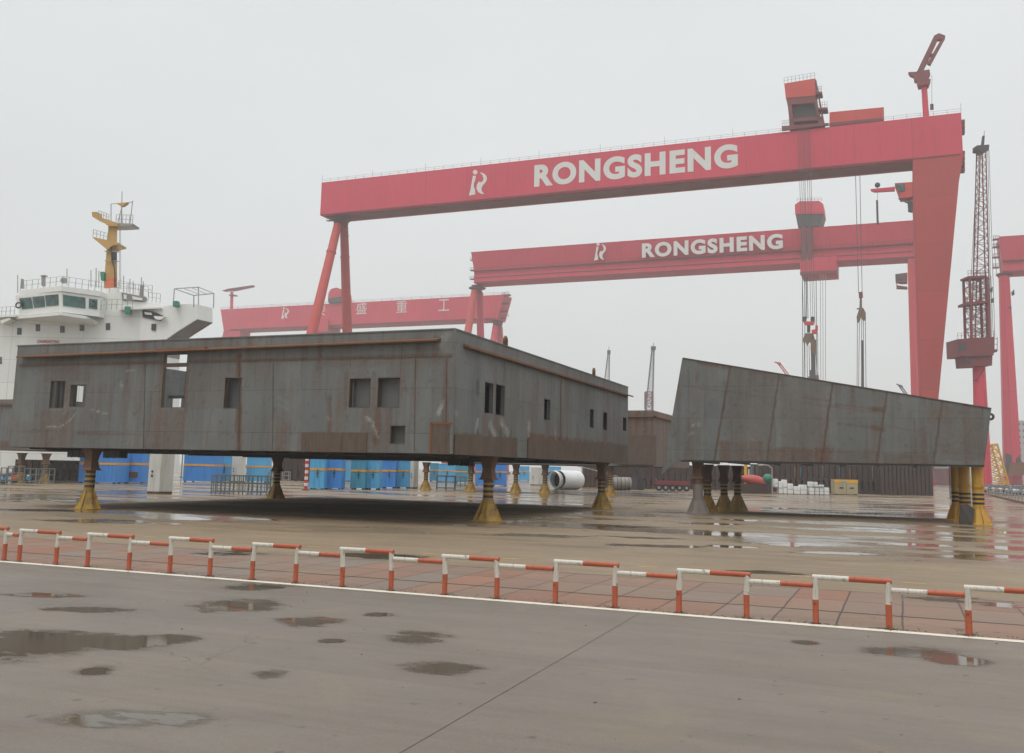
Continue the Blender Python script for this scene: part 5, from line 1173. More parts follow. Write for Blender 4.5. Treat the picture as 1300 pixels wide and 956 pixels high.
# --- crane 2
def gantry2(pxr, pyb, depth, pxl, pyt_r, name_label, prof, W):
    g0 = P(pxr, pyb, depth); fr = frame(Vector((g0.x, g0.y, 0)))
    gg = thing('gantry_crane', fr, name_label, 'gantry crane', 'red gantry cranes')
    return gg, fr, g0.z
gy2, f2c, zb2 = gantry2(1153, 327, 300.0, 606, 280, 'second red gantry crane behind the nearest one, smaller white lettering, trolley hanging on it', None, 9)
e = lambda px, py, off=0: on(f2c, px, py, 'y', off)
zt2 = e(1153, 280, -1.6).z; zm2 = e(1153, 309).z; xl2 = e(602, 345).x; xtl = e(598, 318, -1.6).x; xr2 = 9.0
q = MB(); q.loft([[(xl2, 0, zb2), (xl2, 9, zb2), (xl2, 9, zm2), (xtl, 10.6, zt2), (xtl, -1.6, zt2), (xl2, 0, zm2)], [(xr2, 0, zb2), (xr2, 9, zb2), (xr2, 9, zm2), (xr2, 10.6, zt2), (xr2, -1.6, zt2), (xr2, 0, zm2)]])
q.build('girder', M['red'], gy2)
q = MB(); q.box(xl2, xr2, -.9, -.02, zm2 - .35, zm2 - .1); q.box(xl2, xr2, -.15, -.01, zb2 + 1.8, zb2 + 2.1); q.box(xl2, xr2, -.2, -.01, zb2 + .01, zb2 + .3); q.build('walkway', M['red_dark'], gy2)
q = MB(); handrail(q, (xl2, -.85, zm2 - .1), (xr2, -.85, zm2 - .1), 1.1, 50, .05); q.build('handrail', M['red_dark'], gy2)
for dz in (0, 4, 7.5):
    q = MB(); q.box(xl2 - 2.4, xl2 - .02, 1, 3, zt2 - 2.6 - dz, zt2 - 2.4 - dz); handrail(q, (xl2 - 2.3, 1, zt2 - 2.4 - dz), (xl2 - .1, 1, zt2 - 2.4 - dz), 1, 3, .06); q.build('end_platform', M['red_dark'], gy2)
a_, b_ = e(815.5, 327.5, -1.1), e(994, 297.5, -1.1); zlo = (a_.z + e(992, 317, -1.1).z) / 2; zhi = (e(817, 309, -1.1).z + b_.z) / 2
me_ = lettering(gy2, 'RONGSHENG', a_.x, zlo, b_.x, zhi, -1.75, .046, 1.16)
q = emblem(gy2, f2c, lambda a, b_: (754 + (a - 345) * 15.5 / 315, 308 + (b_ - 352) * 23.0 / 445), -1.7)
lg = [e(1152.3, 327.3), e(1157, 505), e(1159.5, 612), e(1170, 612), e(1176, 505), e(1196, 327.3)]
pts = [(p.x, .3, max(p.z, .9)) for p in lg]; q = MB(); q.prism(pts, (0, 8, 0)); q.build('rigid_leg', M['red'], gy2)
q = MB(); q.box(pts[2][0] - 1, pts[3][0] + 1, -14, 22, .1, .89); q.build('bogie', M['machine'], gy2)
q = MB(); q.prism([(p[0] - .0, .28, p[2]) for p in (pts[0], pts[1])] + [(pts[1][0] + .9, .28, pts[1][2]), (pts[0][0] + .9, .28, pts[0][2])], (0, -.25, 0)); q.build('leg_edge', M['letter'] if False else M['red_orange'], gy2)
ap = e(606, 362, 4.5)
for sgn, m_, fx in ((-1, 'red_orange', -3), (1, 'red', -3)):
    foot = Vector((ap.x + fx, 4.5 + sgn * 17, 1)); topp = Vector((ap.x + sgn * .4, 4.5 + sgn * 1.6, zb2 - 2.5)); q = MB(); q.tube(foot, topp, 1.9, 1.3, n=18); q.build('leg', M[m_], gy2, smooth=True)
    q = MB(); q.box(foot.x - 1.5, foot.x + 1.5, foot.y - 3, foot.y + 3, 0, .99); q.build('bogie', M['machine'], gy2)
q = MB(); q.tube((ap.x, 4.5, zb2 - 3), (ap.x, 4.5, zb2 - .15), 1.8, 2.3, n=18); q.tube((ap.x, 4.5, zb2 - 1.4), (ap.x, 4.5, zb2 - 1.0), 3.3, 3.3, n=18); q.build('pivot_head', M['red_dark'], gy2)
q = MB(); pr(q, [(1009, 260), (1015, 255.5), (1040, 255), (1045, 259), (1046, 271), (1009.5, 272)], -2, 8, f2c); q.build('trolley', M['red'], gy2); tr2 = [o for o in kids(gy2) if o.name.startswith('trolley')][0]
q = MB(); pr(q, [(1010, 272.2), (1045.5, 271.2), (1041, 287), (1013, 288)], -1.8, 7.6, f2c); q.build('winch_house', M['machine'], tr2)
q = MB(); pr(q, [(1015.5, 328), (1062, 325), (1062, 345), (1016, 348)], -3.4, 9.8, f2c); q.build('lower_carriage', M['red'], tr2)
q = MB(); pr(q, [(1015.5, 345.5), (1062.5, 342.5), (1062.5, 346), (1016, 349.5)], -3.7, -3.42, f2c); pr(q, [(1017, 288), (1023, 288), (1023, 330), (1017, 331)], -3.4, -2.4, f2c); pr(q, [(1025, 288), (1031, 288), (1031, 330), (1025, 330)], -3.4, -2.4, f2c); q.build('hanger', M['red_dark'], tr2)
q = MB(); handrail(q, e(1016, 328, -3.3), e(1062, 325, -3.3), 1.2, 8, .05); q.build('railing', M['red_dark'], tr2)
q = MB(); handrail(q, e(1012, 256, -1.8), e(1043, 255.5, -1.8), 1.2, 7, .05); q.build('railing', M['red_dark'], tr2)
q = MB(); pr(q, [(1136.5, 348), (1152, 346), (1152, 358), (1145, 358.5), (1137, 357)], .5, 4, f2c); pr(q, [(1138, 362), (1152, 364), (1152, 366), (1138, 365.5)], .5, 3, f2c); pr(q, [(1138, 357), (1139, 357), (1139, 362), (1138, 362)], .5, 1, f2c); q.build('operator_cab', M['red_dark'], gy2)
cab = [o for o in kids(gy2) if o.name.startswith('operator_cab')][0]
q = MB(); pr(q, [(1137.5, 349), (1145, 348), (1145, 354), (1138.5, 355)], .3, .48, f2c); q.build('window', M['glass'], cab)
h4 = thing('hoist_hook', f2c, 'grey hoist ropes hanging below the second crane trolley', 'crane hook', 'hoist hooks')
ropes('ropes', [(1018.5, 349, 1019, 492), (1021.5, 349, 1022, 492), (1036, 349, 1037, 492), (1024, 349, 1024.5, 405)], f2c, 3, '', .12, h4)
q = MB(); pr(q, [(1026, 478), (1039, 476), (1040, 486), (1026, 486)], 2.2, 3.8, f2c); q.build('hook', M['red_dark'], h4)

# --- crane 3
gy3, f3c, zb3 = gantry2(629, 405.5, 404.0, 280, 374, 'far left red gantry crane with white Chinese characters along its girder', None, 9)
e3 = lambda px, py, off=0: on(f3c, px, py, 'y', off)
zt3c = e3(629, 374.5).z; xl3 = e3(285, 405).x; xlt = e3(280, 393).x; xr3 = e3(640, 380).x
q = MB(); q.loft([[(xl3, 0, zb3), (xl3, 9, zb3), (xlt, 9, zt3c), (xlt, 0, zt3c)], [(xr3 - 3, 0, zb3), (xr3 - 3, 9, zb3), (xr3, 9, zt3c), (xr3, 0, zt3c)]]); q.build('girder', M['red'], gy3)
q = MB(); q.box(xl3 + 4, xr3 - 4, -.2, -.01, zb3 + .05, zb3 + .7); q.build('lower_flange', M['red_dark'], gy3)
q = MB(); handrail(q, (xlt, .2, zt3c), (xr3, .2, zt3c), 1.1, 30, .06); q.build('handrail', M['red_dark'], gy3)
p0, p1 = e3(283.5, 419), e3(304.5, 420.5)
q = MB(); q.prism([(p0.x, .2, zb3 - .01), (p1.x, .2, zb3 - .01), (p1.x - 1, .2, zb3 - 12), (p1.x - 5.5, .2, 1.6), (p0.x + 1.5, .2, 1.6), (p0.x - 1.0, .2, zb3 - 5)], (0, 8, 0)); q.build('rigid_leg', M['red'], gy3)
q = MB(); q.box(p0.x, p1.x - 4, -13, 21, .1, 1.59); q.build('bogie', M['machine'], gy3)
ap = e3(632, 406, 4.5)
for sgn in (-1, 1):
    foot = Vector((ap.x - 2, 4.5 + sgn * 17, 1)); topp = Vector((ap.x + sgn * .3, 4.5 + sgn * 1.5, zb3 - 2.5)); q = MB(); q.tube(foot, topp, 1.9, 1.35, n=16); q.build('leg', M['red'], gy3, smooth=True)
    q = MB(); q.box(foot.x - 1.5, foot.x + 1.5, foot.y - 3, foot.y + 3, 0, .99); q.build('bogie', M['machine'], gy3)
q = MB(); q.tube((ap.x, 4.5, zb3 - 3), (ap.x, 4.5, zb3 - .15), 1.8, 2.4, n=16); q.build('pivot_head', M['red_dark'], gy3)
q = MB()
for dz in (0, 3.5, 7, 10): q.box(xr3 - 2, xr3 + 2.2 - dz * .2, .5, 2.5, zt3c - .4 - dz, zt3c + .2 - dz); handrail(q, (xr3 - 1, .5, zt3c + .2 - dz), (xr3 + 2, .5, zt3c + .2 - dz), 1, 3, .08)
q.build('end_platform', M['red_dark'], gy3)
for ch, cx, cy, s in (('荣', 407, 394.5, 6), ('盛', 459, 391.3, 6.6), ('重', 510, 389.3, 6.8), ('工', 563.5, 387.3, 6.8)):
    a_, b_ = e3(cx - s, cy), e3(cx + s, cy); hh = (b_.x - a_.x) * .5; c_ = e3(cx, cy)
    lettering(gy3, ch, a_.x, c_.z - hh * .98, b_.x, c_.z + hh * .98, -.01, 0.0)
emblem(gy3, f3c, lambda a, b_: (357 + (a - 345) * 10.0 / 315, 390 + (b_ - 352) * 15.0 / 445), -.02)
q = MB(); P_ = [(421 + 11 * math.cos(t) * 1.05 + 6, 390 - 25 * math.sin(t)) for t in [R(35 + 110 * i / 8) for i in range(9)]]; pr(q, [(416, 383)] + [(417, 372), (420, 367), (427, 365), (433, 367), (436, 372), (437, 382)], 1, 8, f3c); q.build('trolley', M['red'], gy3); tr3 = [o for o in kids(gy3) if o.name.startswith('trolley')][0]
q = MB(); pr(q, [(417, 379), (435, 376), (437, 383), (417, 385)], -.8, .9, f3c); q.build('winch_house', M['machine'], tr3)
q = MB(); pr(q, [(391, 408), (416, 406), (416, 420), (392, 424)], -1.5, 9.5, f3c); q.build('lower_carriage', M['red'], tr3)
q = MB(); a_, b_ = e3(294, 393, 4), e3(294.3, 371, 4); q.tube((a_.x, 4, zt3c), (b_.x, 4, b_.z), .75, n=12); q.build('jib_post', M['red'], gy3)
q = MB(); pr(q, [(281.5, 369), (289, 366.5), (300, 365), (321, 362), (321.5, 364), (300, 368.5), (294, 369.5), (288, 369.5), (284.5, 370)], 3.3, 4.7, f3c); pr(q, [(290.5, 374), (297.5, 374), (297.5, 375.2), (290.5, 375.2)], 2.6, 5.4, f3c); q.build('jib', M['red_dark'], gy3)

# --- crane 4, mostly outside the picture on the right
gy4, f4c, zb4c = gantry2(1273, 345.5, 297.0, 0, 0, 'red gantry crane cut off by the right edge of the picture', None, 9)
e4 = lambda px, py, off=0: on(f4c, px, py, 'y', off)
zt4c = e4(1273, 301).z; zm4 = e4(1273, 331).z; x_t = e4(1268, 301).x
q = MB(); q.loft([[(0, 0, zb4c), (0, 9, zb4c), (0, 9, zm4), (x_t, 10.2, zt4c), (x_t, -1.2, zt4c), (0, 0, zm4)], [(120, 0, zb4c), (120, 9, zb4c), (120, 9, zm4), (120, 10.2, zt4c), (120, -1.2, zt4c), (120, 0, zm4)]]); q.build('girder', M['red'], gy4)
q = MB(); q.box(0, 120, -.8, -.02, zm4 - .3, zm4); q.box(0, 120, -.2, -.01, zb4c + .02, zb4c + .35); q.build('walkway', M['red_dark'], gy4)
q = MB()
for py in (302, 312, 325, 338): p = e4(1268, py); q.box(p.x - 1.6, p.x + .3, 1, 3, p.z - .15, p.z + .1); handrail(q, (p.x - 1.5, 1, p.z + .1), (p.x + .2, 1, p.z + .1), 1, 3, .07)
for dx in (-1.5, -.2): q.tube((dx - .2, 1.0, zb4c), (dx - .6, 1.0, zt4c), .08, n=5)
q.build('end_platform', M['red_dark'], gy4)
pa = [e4(1269.5, 350), e4(1275, 590), e4(1276, 607)]; pb = [e4(1282, 350), e4(1297.5, 590), e4(1298.5, 607)]
q = MB()
ringz = lambda a_, b_, y0, y1, z: [(a_.x, y0 + .0, z), (a_.x + (b_.x - a_.x) * .45, y0 - 1.2, z), (b_.x, y0, z), (b_.x, y1, z), (a_.x, y1, z)]
q.loft([ringz(pa[2], pb[2], 1, 7, 1.0), ringz(pa[0], pb[0], 1, 5, pa[0].z), ]); q.build('leg', M['red'], gy4)
q = MB(); q.tube((e4(1276, 350).x, 3, pa[0].z + .01), (e4(1276, 350).x, 3, zb4c - .05), 1.9, n=16); q.tube((e4(1276, 350).x, 3, pa[0].z + .6), (e4(1276, 350).x, 3, pa[0].z + 1.1), 2.4, n=16); q.build('pivot_head', M['red_dark'], gy4)
q = MB(); pr(q, [(1284, 371), (1287.5, 367), (1288, 374), (1285, 375)], 1, 2, f4c); pr(q, [(1281, 389), (1284, 389), (1284, 391), (1281, 391)], 0, 2, f4c); q.build('service_platform', M['machine'], gy4)
q = MB(); pr(q, [(1282, 588), (1310, 586), (1310, 603), (1280, 604)], -6, -1.5, f4c); q.box(pa[2].x - 3, pb[2].x + 8, 0, 9, .1, .98); q.build('bogie', M['orange_rust'], gy4)
q = MB(); pr(q, [(1277, 575), (1284, 578), (1285, 600), (1276, 601)], -5, -2, f4c); pr(q, [(1291, 582), (1294, 578), (1297, 586), (1291, 588)], -6.2, -4, f4c); q.build('drive_unit', M['machine'], gy4)

# ------------------------------------------------------------------ slewing tower crane at the right
Yt = 185.0
TW = thing('tower_crane', Matrix.Translation((*P(1246, 500, Yt).xy, 0)), 'dark red luffing tower crane with tall lattice boom between the two gantry legs', 'tower crane')
itw = world_of(TW).inverted(); w_ = lambda px, py, dy=0: itw @ P(px, py, Yt + dy)
q = MB(); b0 = w_(1248, 600); b0.z = 0; q.tube((b0.x, 0, 0), w_(1242.8, 466), 1.55, 1.15, n=20); q.build('column', M['red'], TW, smooth=True)
q = MB(); q.tube(w_(1240.5, 481, -1.3), w_(1250, 468, -1.3), .09, n=5); q.tube(w_(1236, 483, -1), w_(1240, 482, -1), .2, n=6); q.build('ladder', M['red_dark'], TW)
def prw(q, pts_, d0, d1, fn=w_):
    a_ = [fn(x, y, d0) for x, y in pts_]; q.prism(a_, (0, d1 - d0, 0)); return q
q = MB(); prw(q, [(1216, 430.5), (1262.5, 427.5), (1261.5, 451), (1217, 452.5)], -2.5, 2.5); prw(q, [(1224.5, 452.7), (1260, 451.2), (1259.5, 464), (1226, 465.5)], -2, 2); q.build('machine_house', M['red_dark'], TW); mh = [o for o in kids(TW) if o.name.startswith('machine_house')][0]
q = MB(); prw(q, [(1217.5, 436), (1227, 435), (1226, 445), (1218, 446)], -2.7, -2.52); prw(q, [(1226, 455), (1233, 455), (1233, 461), (1226, 461)], -2.2, -2.02); q.build('vent', M['machine'], mh)
q = MB(); handrail(q, w_(1216, 430, -2.4), w_(1262, 427.5, -2.4), 1.1, 10, .04)
q.build('railing', M['red_dark'], TW)
q = MB(); prw(q, [(1261.8, 444), (1266.5, 443), (1265.5, 447), (1261.8, 448)], -2, 1)
for x_ in (1262.2, 1266): q.tube(w_(x_, 446, -1.9), w_(x_, 428, -1.9), .06, n=5)
for py in (430, 437): q.tube(w_(1262, py, -1.9), w_(1266, py, -1.9), .05, n=5)
q.build('side_platform', M['red_dark'], TW)
def lattice(q, l0, l1, r0, r1, dl, n, rc=.13, rb=.05, cross=True):
    """four chords between a bottom pair l0,r0 and a top pair l1,r1, depth dl"""
    D_ = Vector((0, dl, 0))
    for o_ in (Vector(), D_):
        q.tube(l0 + o_, l1 + o_, rc, n=6); q.tube(r0 + o_, r1 + o_, rc, n=6)
    for k in range(n):
        a_, b_ = l0.lerp(l1, k / n), l0.lerp(l1, (k + 1) / n); c_, d_ = r0.lerp(r1, k / n), r0.lerp(r1, (k + 1) / n)
        for o_ in (Vector(), D_):
            if k % 2 or cross: q.tube(a_ + o_, d_ + o_, rb, n=4)
            if not k % 2 or cross: q.tube(c_ + o_, b_ + o_, rb, n=4)
            q.tube(b_ + o_, d_ + o_, rb, n=4)
        q.tube(b_, b_ + D_, rb, n=4); q.tube(d_, d_ + D_, rb, n=4); q.tube(a_, b_ + D_, rb, n=4); q.tube(c_, d_ + D_, rb, n=4)
q = MB(); lattice(q, w_(1233.5, 430, -1), w_(1231, 351, -1), w_(1255.5, 430, -1), w_(1252.5, 351, -1), 2.6, 6, .27, .08)
prw(q, [(1229, 350.5), (1252.5, 349.5), (1252.5, 352.5), (1229, 353)], -1.3, 2); prw(q, [(1226, 384), (1255.5, 381), (1255.5, 384), (1226, 387.5)], -1.3, 2); handrail(q, w_(1229, 350, -1.2), w_(1252, 349.5, -1.2), 1, 6, .05); handrail(q, w_(1224, 395, -1.4), w_(1229, 396, -1.4), 3, 2, .05); q.build('mast_frame', M['red_dark'], TW)
q = MB(); lattice(q, w_(1238, 430, -.8), w_(1244.5, 190, -.8), w_(1257.5, 430, -.8), w_(1251.5, 190, -.8), 1.5, 26, .12, .055, False); q.build('boom', M['red_dark'], TW)
q = MB(); prw(q, [(1240.5, 184.5), (1256, 183.5), (1255.5, 190.5), (1252, 190.5), (1249.5, 194), (1246.5, 194), (1244, 191), (1240.5, 191)], -1, .9); prw(q, [(1247, 183.5), (1249.5, 183.5), (1250.3, 172), (1248.6, 172)], -.4, .2); q.tube(w_(1249.3, 172), w_(1249.6, 166), .05, n=5); q.build('boom_head', M['machine'], TW)
q = MB()
for (a_, b_) in (((1241, 190), (1233, 351)), ((1243, 190), (1236, 351)), ((1254, 190), (1259, 430)), ((1255.5, 190), (1263, 428)), ((1258, 350), (1261, 428))): q.tube(w_(*a_, -.9), w_(*b_, -.9), .05, n=5)
prw(q, [(1258, 366), (1260.5, 364), (1260, 371), (1258.5, 371)], -1, -.6); prw(q, [(1259.5, 379), (1261.5, 378), (1261.3, 384), (1259.8, 384)], -1, -.6); q.build('stay_cable', M['ropes'], TW)

# ------------------------------------------------------------------ far lattice masts and small far jibs
def mast(px0, yt, px1, yb, Y, wpx, label, steps=14):
    base = GY(px1, Y); t = thing('lattice_mast', Matrix.Translation(base), label, 'lattice mast', 'far lattice masts'); iv = world_of(t).inverted(); f_ = lambda x, y: iv @ P(x, y, Y)
    b0 = GY(px1, Y); L0 = iv @ P(px1 - wpx * .62, yb, Y); R0 = iv @ P(px1 + wpx * .62, yb, Y); L1, R1 = f_(px0 - wpx * .18, yt + 6), f_(px0 + wpx * .18, yt + 6)
    q = MB(); lattice(q, L0, L1, R0, R1, (R0 - L0).x * .8, steps, .15, .07, True)
    gl, gr = Vector((L0.x, 0, 0)), Vector((R0.x, 0, 0)); lattice(q, gl, L0, gr, R0, (R0 - L0).x * .8, 6, .3, .12, True); q.build('lattice', M['machine'], t)
    q = MB(); q.tube(f_(px0, yt + 6), f_(px0, yt - 2), .12, n=5); a_, b_ = f_(px0 - wpx * .4, yt + 4), f_(px0 + wpx * .4, yt + 6); q.box(a_.x, b_.x, -.6, 1.2, min(a_.z, b_.z) - .5, max(a_.z, b_.z) + .5); q.build('head', M['machine'], t)
    return t, f_
t, f_ = mast(829.5, 437, 824.5, 520, 420, 7, 'taller far grey lattice mast right of the rusty block gap')
q = MB(); lattice(q, f_(820, 519), f_(820, 497), f_(829, 519), f_(829, 497), 3, 3, .3, .12); q.build('tower_base', M['red_dark'], t)
t, f_ = mast(773, 442, 770.5, 486, 450, 5, 'shorter far grey lattice mast above the right end of the big block', 9)
for (x0, y0, x1, y1, hx, hy, lab) in ((1003, 480, 988, 460, 983, 459.5, 'small far pale red jib above the left of the tilted block'), (1150, 500, 1142, 489, 1138, 487.5, 'tiny far grey jib above the right of the tilted block')):
    Y = 380; base = GY(x0, Y); t = thing('jib_crane', Matrix.Translation(base), lab, 'jib crane', 'small far jib cranes'); iv = world_of(t).inverted(); f_ = lambda x, y: iv @ P(x, y, Y)
    q = MB(); q.tube((0, 0, 0), f_(x0, y0), .9, .7, n=10); q.build('column', M['red'], t)
    q = MB(); a_, b_ = f_(x0, y0), f_(x1, y1)
    for o_ in (-.5, .5): q.tube(a_ + Vector((o_, 0, 0)), b_ + Vector((o_, 0, 0)), .22, n=6)
    for k in range(8): q.tube(a_.lerp(b_, k / 8) + Vector((-.5, 0, 0)), a_.lerp(b_, (k + 1) / 8) + Vector((.5, 0, 0)), .1, n=4)
    q.tube(b_ + Vector((1, 0, -.6)), f_(hx, hy), .55, .2, n=8); q.build('jib', M['red_orange'] if x0 < 1100 else M['machine'], t)

# ------------------------------------------------------------------ the white ship
YS = 118.0
SH = thing('ship', Matrix.Translation((*P(100, 500, YS).xy, 0)), 'white ship with a glazed bridge and ochre mast, behind the big block', 'ship')
ish = world_of(SH).inverted(); s = lambda px, py, dy=0: ish @ P(px, py, YS + dy)
def gz(px, py, z): return ish @ G(px, py, z)
def prs(q, pts_, d0, d1):
    a_ = [s(x, y, d0) for x, y in pts_]; q.prism(a_, d1 if isinstance(d1, tuple) else (0, d1 - d0, 0)); return q
q = MB(); prs(q, [(-120, 402), (0, 401), (22, 400), (128, 396), (132, 395.5), (206, 392), (212, 430), (208, 440), (207, 600), (-120, 590)], 0, (-12, 26, 0))
o = q.build('hull', M['ship'], SH)
q = MB(); A_ = [(178, 392), (206, 389), (222, 386.5), (236, 386), (250, 386.5), (250.3, 405), (225, 421), (212, 430), (208, 438), (207, 452), (207, 600), (178, 600)]
fr3 = [s(x, y, -.15) for x, y in A_]
zc = (world_of(SH) @ s(250.3, 405, -.15)).z
far = gz(270, 409.3, zc); vec = far - s(250.3, 405, -.15); vec.z = 0
q.prism(fr3, vec); q.build('forecastle', M['ship_plain'], SH)
# shade under the flare painted dark grey: thin plates just below it
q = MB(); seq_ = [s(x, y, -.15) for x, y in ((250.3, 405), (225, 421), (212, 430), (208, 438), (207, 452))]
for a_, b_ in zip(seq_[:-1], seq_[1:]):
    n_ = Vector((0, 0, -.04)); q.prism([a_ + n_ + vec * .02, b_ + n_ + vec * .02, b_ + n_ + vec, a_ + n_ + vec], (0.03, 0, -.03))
q.build('flare_underside', M['ship_dark'], SH)
# wire frame on the forecastle
q = MB(); T_ = [s(221.5, 366.5, 1), s(252, 364.5, 7), s(271.5, 372.5, 1.5), s(246, 375, -3)]; B_ = [s(219.5, 389, 1), s(252, 388, 7), s(271, 391, 1.5), s(246, 390, -3)]
for i in range(4): q.tube(T_[i], T_[(i + 1) % 4], .07, n=5); q.tube(T_[i], B_[i], .07, n=5)
for k in (.33, .66): q.tube(T_[0].lerp(T_[1], k), T_[3].lerp(T_[2], k), .05, n=5)
q.build('awning_frame', M['rail_grey'], SH)
# dark plate painting in a shaded side opening, with stores
q = MB(); prs(q, [(180.5, 393), (195, 395.5), (208, 401.5), (204, 407.5), (181, 402.5)], -.32, -.17); q.build('opening_shade', M['dark_steel'], SH)
q = MB(); prs(q, [(183, 396), (192, 397), (193, 400), (184, 399)], -.5, -.34); prs(q, [(195, 401), (210, 402), (203, 406), (197, 405)], -.9, -.34); q.build('davit', M['ship_plain'], SH)
# bridge wheelhouse
base = [(24, 398.5, .0), (77.5, 395.5, -4.2), (128, 398, -1.2)]
def ring3(l, c, r_, back=9):
    p = [s(*l), s(*c), s(*r_)]; z = p[1].z
    out = [Vector((v.x, v.y, z)) for v in p]; return out + [out[2] + Vector((.5, back, 0)), out[0] + Vector((-.5, back, 0))]
rg = [ring3((24, 397, -.6), (77.5, 396, -4.4), (127, 397, -1.2)), ring3((24, 390, -.6), (77.5, 388, -4.4), (127, 389, -1.2)), ring3((20, 374.5, -.6), (77.2, 373, -4.4), (127.5, 374, -1.2)), ring3((20, 371, -.6), (77.2, 369.5, -4.4), (127.5, 371, -1.2))]
q = MB(); q.loft(rg); q.build('wheelhouse', M['ship_plain'], SH)
q = MB(); up = [v + Vector((0, 0, .01)) for v in ring3((24.5, 372, -.8), (77.3, 369.4, -4.6), (127.5, 371, -1.4))]; tp_ = [Vector((v.x, v.y, up[1].z + .62)) for v in up]; q.loft([up, tp_]); q.build('roof_parapet', M['ship_plain'], SH)
q = MB(); lo = ring3((20, 399, -.9), (77.5, 396.4, -4.9), (110, 398, -2.4)); q.loft([lo, [v + Vector((0, 0, -.35)) for v in lo]]); q.build('bridge_deck', M['ship_plain'], SH)
q = MB(); lo2 = [v + Vector((.5, .6, -.36)) for v in lo]; q.loft([lo2, [Vector((v.x * .92, max(v.y, -.4 + .0) , v.z - .45)) for v in lo2]]); q.build('deck_knees', M['ship_plain'], SH)
RZ = lambda k, f_: None
def facept(i, j, u, v, out=.0):   # point on wheelhouse face i->j between ring1 and ring2
    a_ = rg[1][i].lerp(rg[2][i], v); b_ = rg[1][j].lerp(rg[2][j], v); p = a_.lerp(b_, u)
    d = (b_ - a_).normalized(); n_ = Vector((d.y, -d.x, 0)).normalized();
    if n_.y > 0: n_ = -n_
    return p + n_ * out
for (i, j, u0, u1, v0, v1) in ((0, 1, .09, .35, .0, .93), (0, 1, .385, .64, .02, .95), (0, 1, .67, .95, .05, .98), (1, 2, .05, .62, .02, .95), (1, 2, .71, .93, .08, .92)):
    q = MB(); c4 = [facept(i, j, u, v, .03) for u, v in ((u0, v0), (u1, v0), (u1, v1), (u0, v1))]; n_ = facept(i, j, .5, .5, .05) - facept(i, j, .5, .5, 0); q.prism(c4, n_); q.build('bridge_window', M['glass'], SH)
q = MB(); p = facept(1, 2, .82, .5, .12); q.ring(p, (0, 1, 0), .33, .07); q.build('wiper_disc', M['black'], SH)
q = MB(); p = s(23.5, 387.5, -1.3); q.ring(p, (0, 1, 0), .33, .1); q.build('lifebuoy', M['machine'], SH)
# rails and instruments on the wheelhouse roof
q = MB(); z_ = .62
rr_ = [v + Vector((0, .15, .02)) for v in tp_]; handrail(q, rr_[0], rr_[1], 1.2, 7, .035); handrail(q, rr_[1], rr_[2], 1.2, 6, .035); handrail(q, rr_[2], rr_[2] + Vector((6, 1, -.1)), 1.2, 6, .035)
handrail(q, s(128, 394, -1), s(168, 392, -1), 1.3, 6, .035); handrail(q, s(150, 368, 1), s(188, 376, 1), 1.2, 6, .035); handrail(q, s(-20, 402, -.4), s(18, 400, -.4), 1.1, 7, .035); handrail(q, s(188, 383, 0), s(203, 385, 0), 1.2, 3, .035)
q.build('railing', M['rail_grey'], SH)
q = MB()
for (px, y0, y1) in ((22.5, 372, 349), (85, 362, 341), (115.5, 365, 343), (122, 365, 340), (125.5, 366, 344), (157, 371, 350), (169, 374, 357), (179.5, 378, 352), (165, 372, 354), (182, 378, 357)): q.tube(s(px, y0, 1), s(px, y1, 1), .06, n=5)
q.build('antenna', M['rail_grey'], SH)
q = MB(); prs(q, [(52.5, 363), (56, 363), (56, 349.5), (52.5, 350)], 0, .4); prs(q, [(51.5, 349.5), (57.5, 349), (57.5, 350.5), (51.5, 350.8)], -.1, .5); q.sphere(s(81, 356, 0), .42, 12); prs(q, [(26, 366), (29, 366), (28.5, 354), (26.5, 354)], 0, .4); prs(q, [(176.5, 378), (181, 378), (181, 362), (178, 362)], 0, .4); q.build('instruments', M['ship_dark'], SH)
# upper house right of the wheelhouse
q = MB(); prs(q, [(127, 399), (127, 367), (148, 365), (153, 370.5), (186, 376), (187, 384), (203, 386.5), (204, 391.5), (200, 394)], .2, (-3, 8, 0)); q.build('upper_house', M['ship_plain'], SH)
q = MB(); prs(q, [(154, 371), (185, 377), (187, 379.5), (183, 383.5), (155, 381)], .02, .18); q.build('recess_shade', M['ship_dark'], SH)  # dark plate standing for the shaded inside of the recess
q = MB(); prs(q, [(157, 374), (160, 374), (160, 380), (157, 379)], -.3, 0); prs(q, [(168, 376), (180, 378.5), (180, 381), (168, 380)], -.3, 0); q.build('lamp_box', M['ship_plain'], SH)
q = MB(); prs(q, [(150, 391), (204, 389.5), (204, 391.5), (150, 393.5)], -.9, .2); q.build('side_gallery', M['ship_plain'], SH)
for (x0, x1, y0, y1) in ((116.5, 124, 391, 400), (158, 164.5, 389, 398), (219.5, 225.5, 382, 389)): q = MB(); prs(q, [(x0, y0), (x1, y0), (x1, y1), (x0, y1)], -1.2, -.4); q.build('green_box', M['green'], SH)
for (px, py) in ((24.5, 420.5), (48, 416), (79, 418), (103.8, 415.8), (137, 414.5)):
    q = MB(); prs(q, [(px - 2.8, py - 4.2), (px + 2.8, py - 4.4), (px + 2.8, py + 4.2), (px - 2.8, py + 4.4)], -.06, -.01); q.build('porthole', M['dark_glass'], SH)
q = MB(); prs(q, [(192.3, 411), (198, 411), (197.5, 419.5), (192, 419)], -.3, -.16); q.build('porthole', M['dark_glass'], SH)
q = MB(); prs(q, [(0, 453), (2, 453), (2, 462), (0, 462)], -.06, -.01); q.build('porthole', M['dark_glass'], SH)
p0, p1 = s(47.5, 435.5), s(75.5, 431.5)
lettering(SH, 'CHANGHEYING', p0.x, p0.z + .02, p1.x, p0.z + .42, p0.y - .01, .01, 1.3, M['pole_red'])
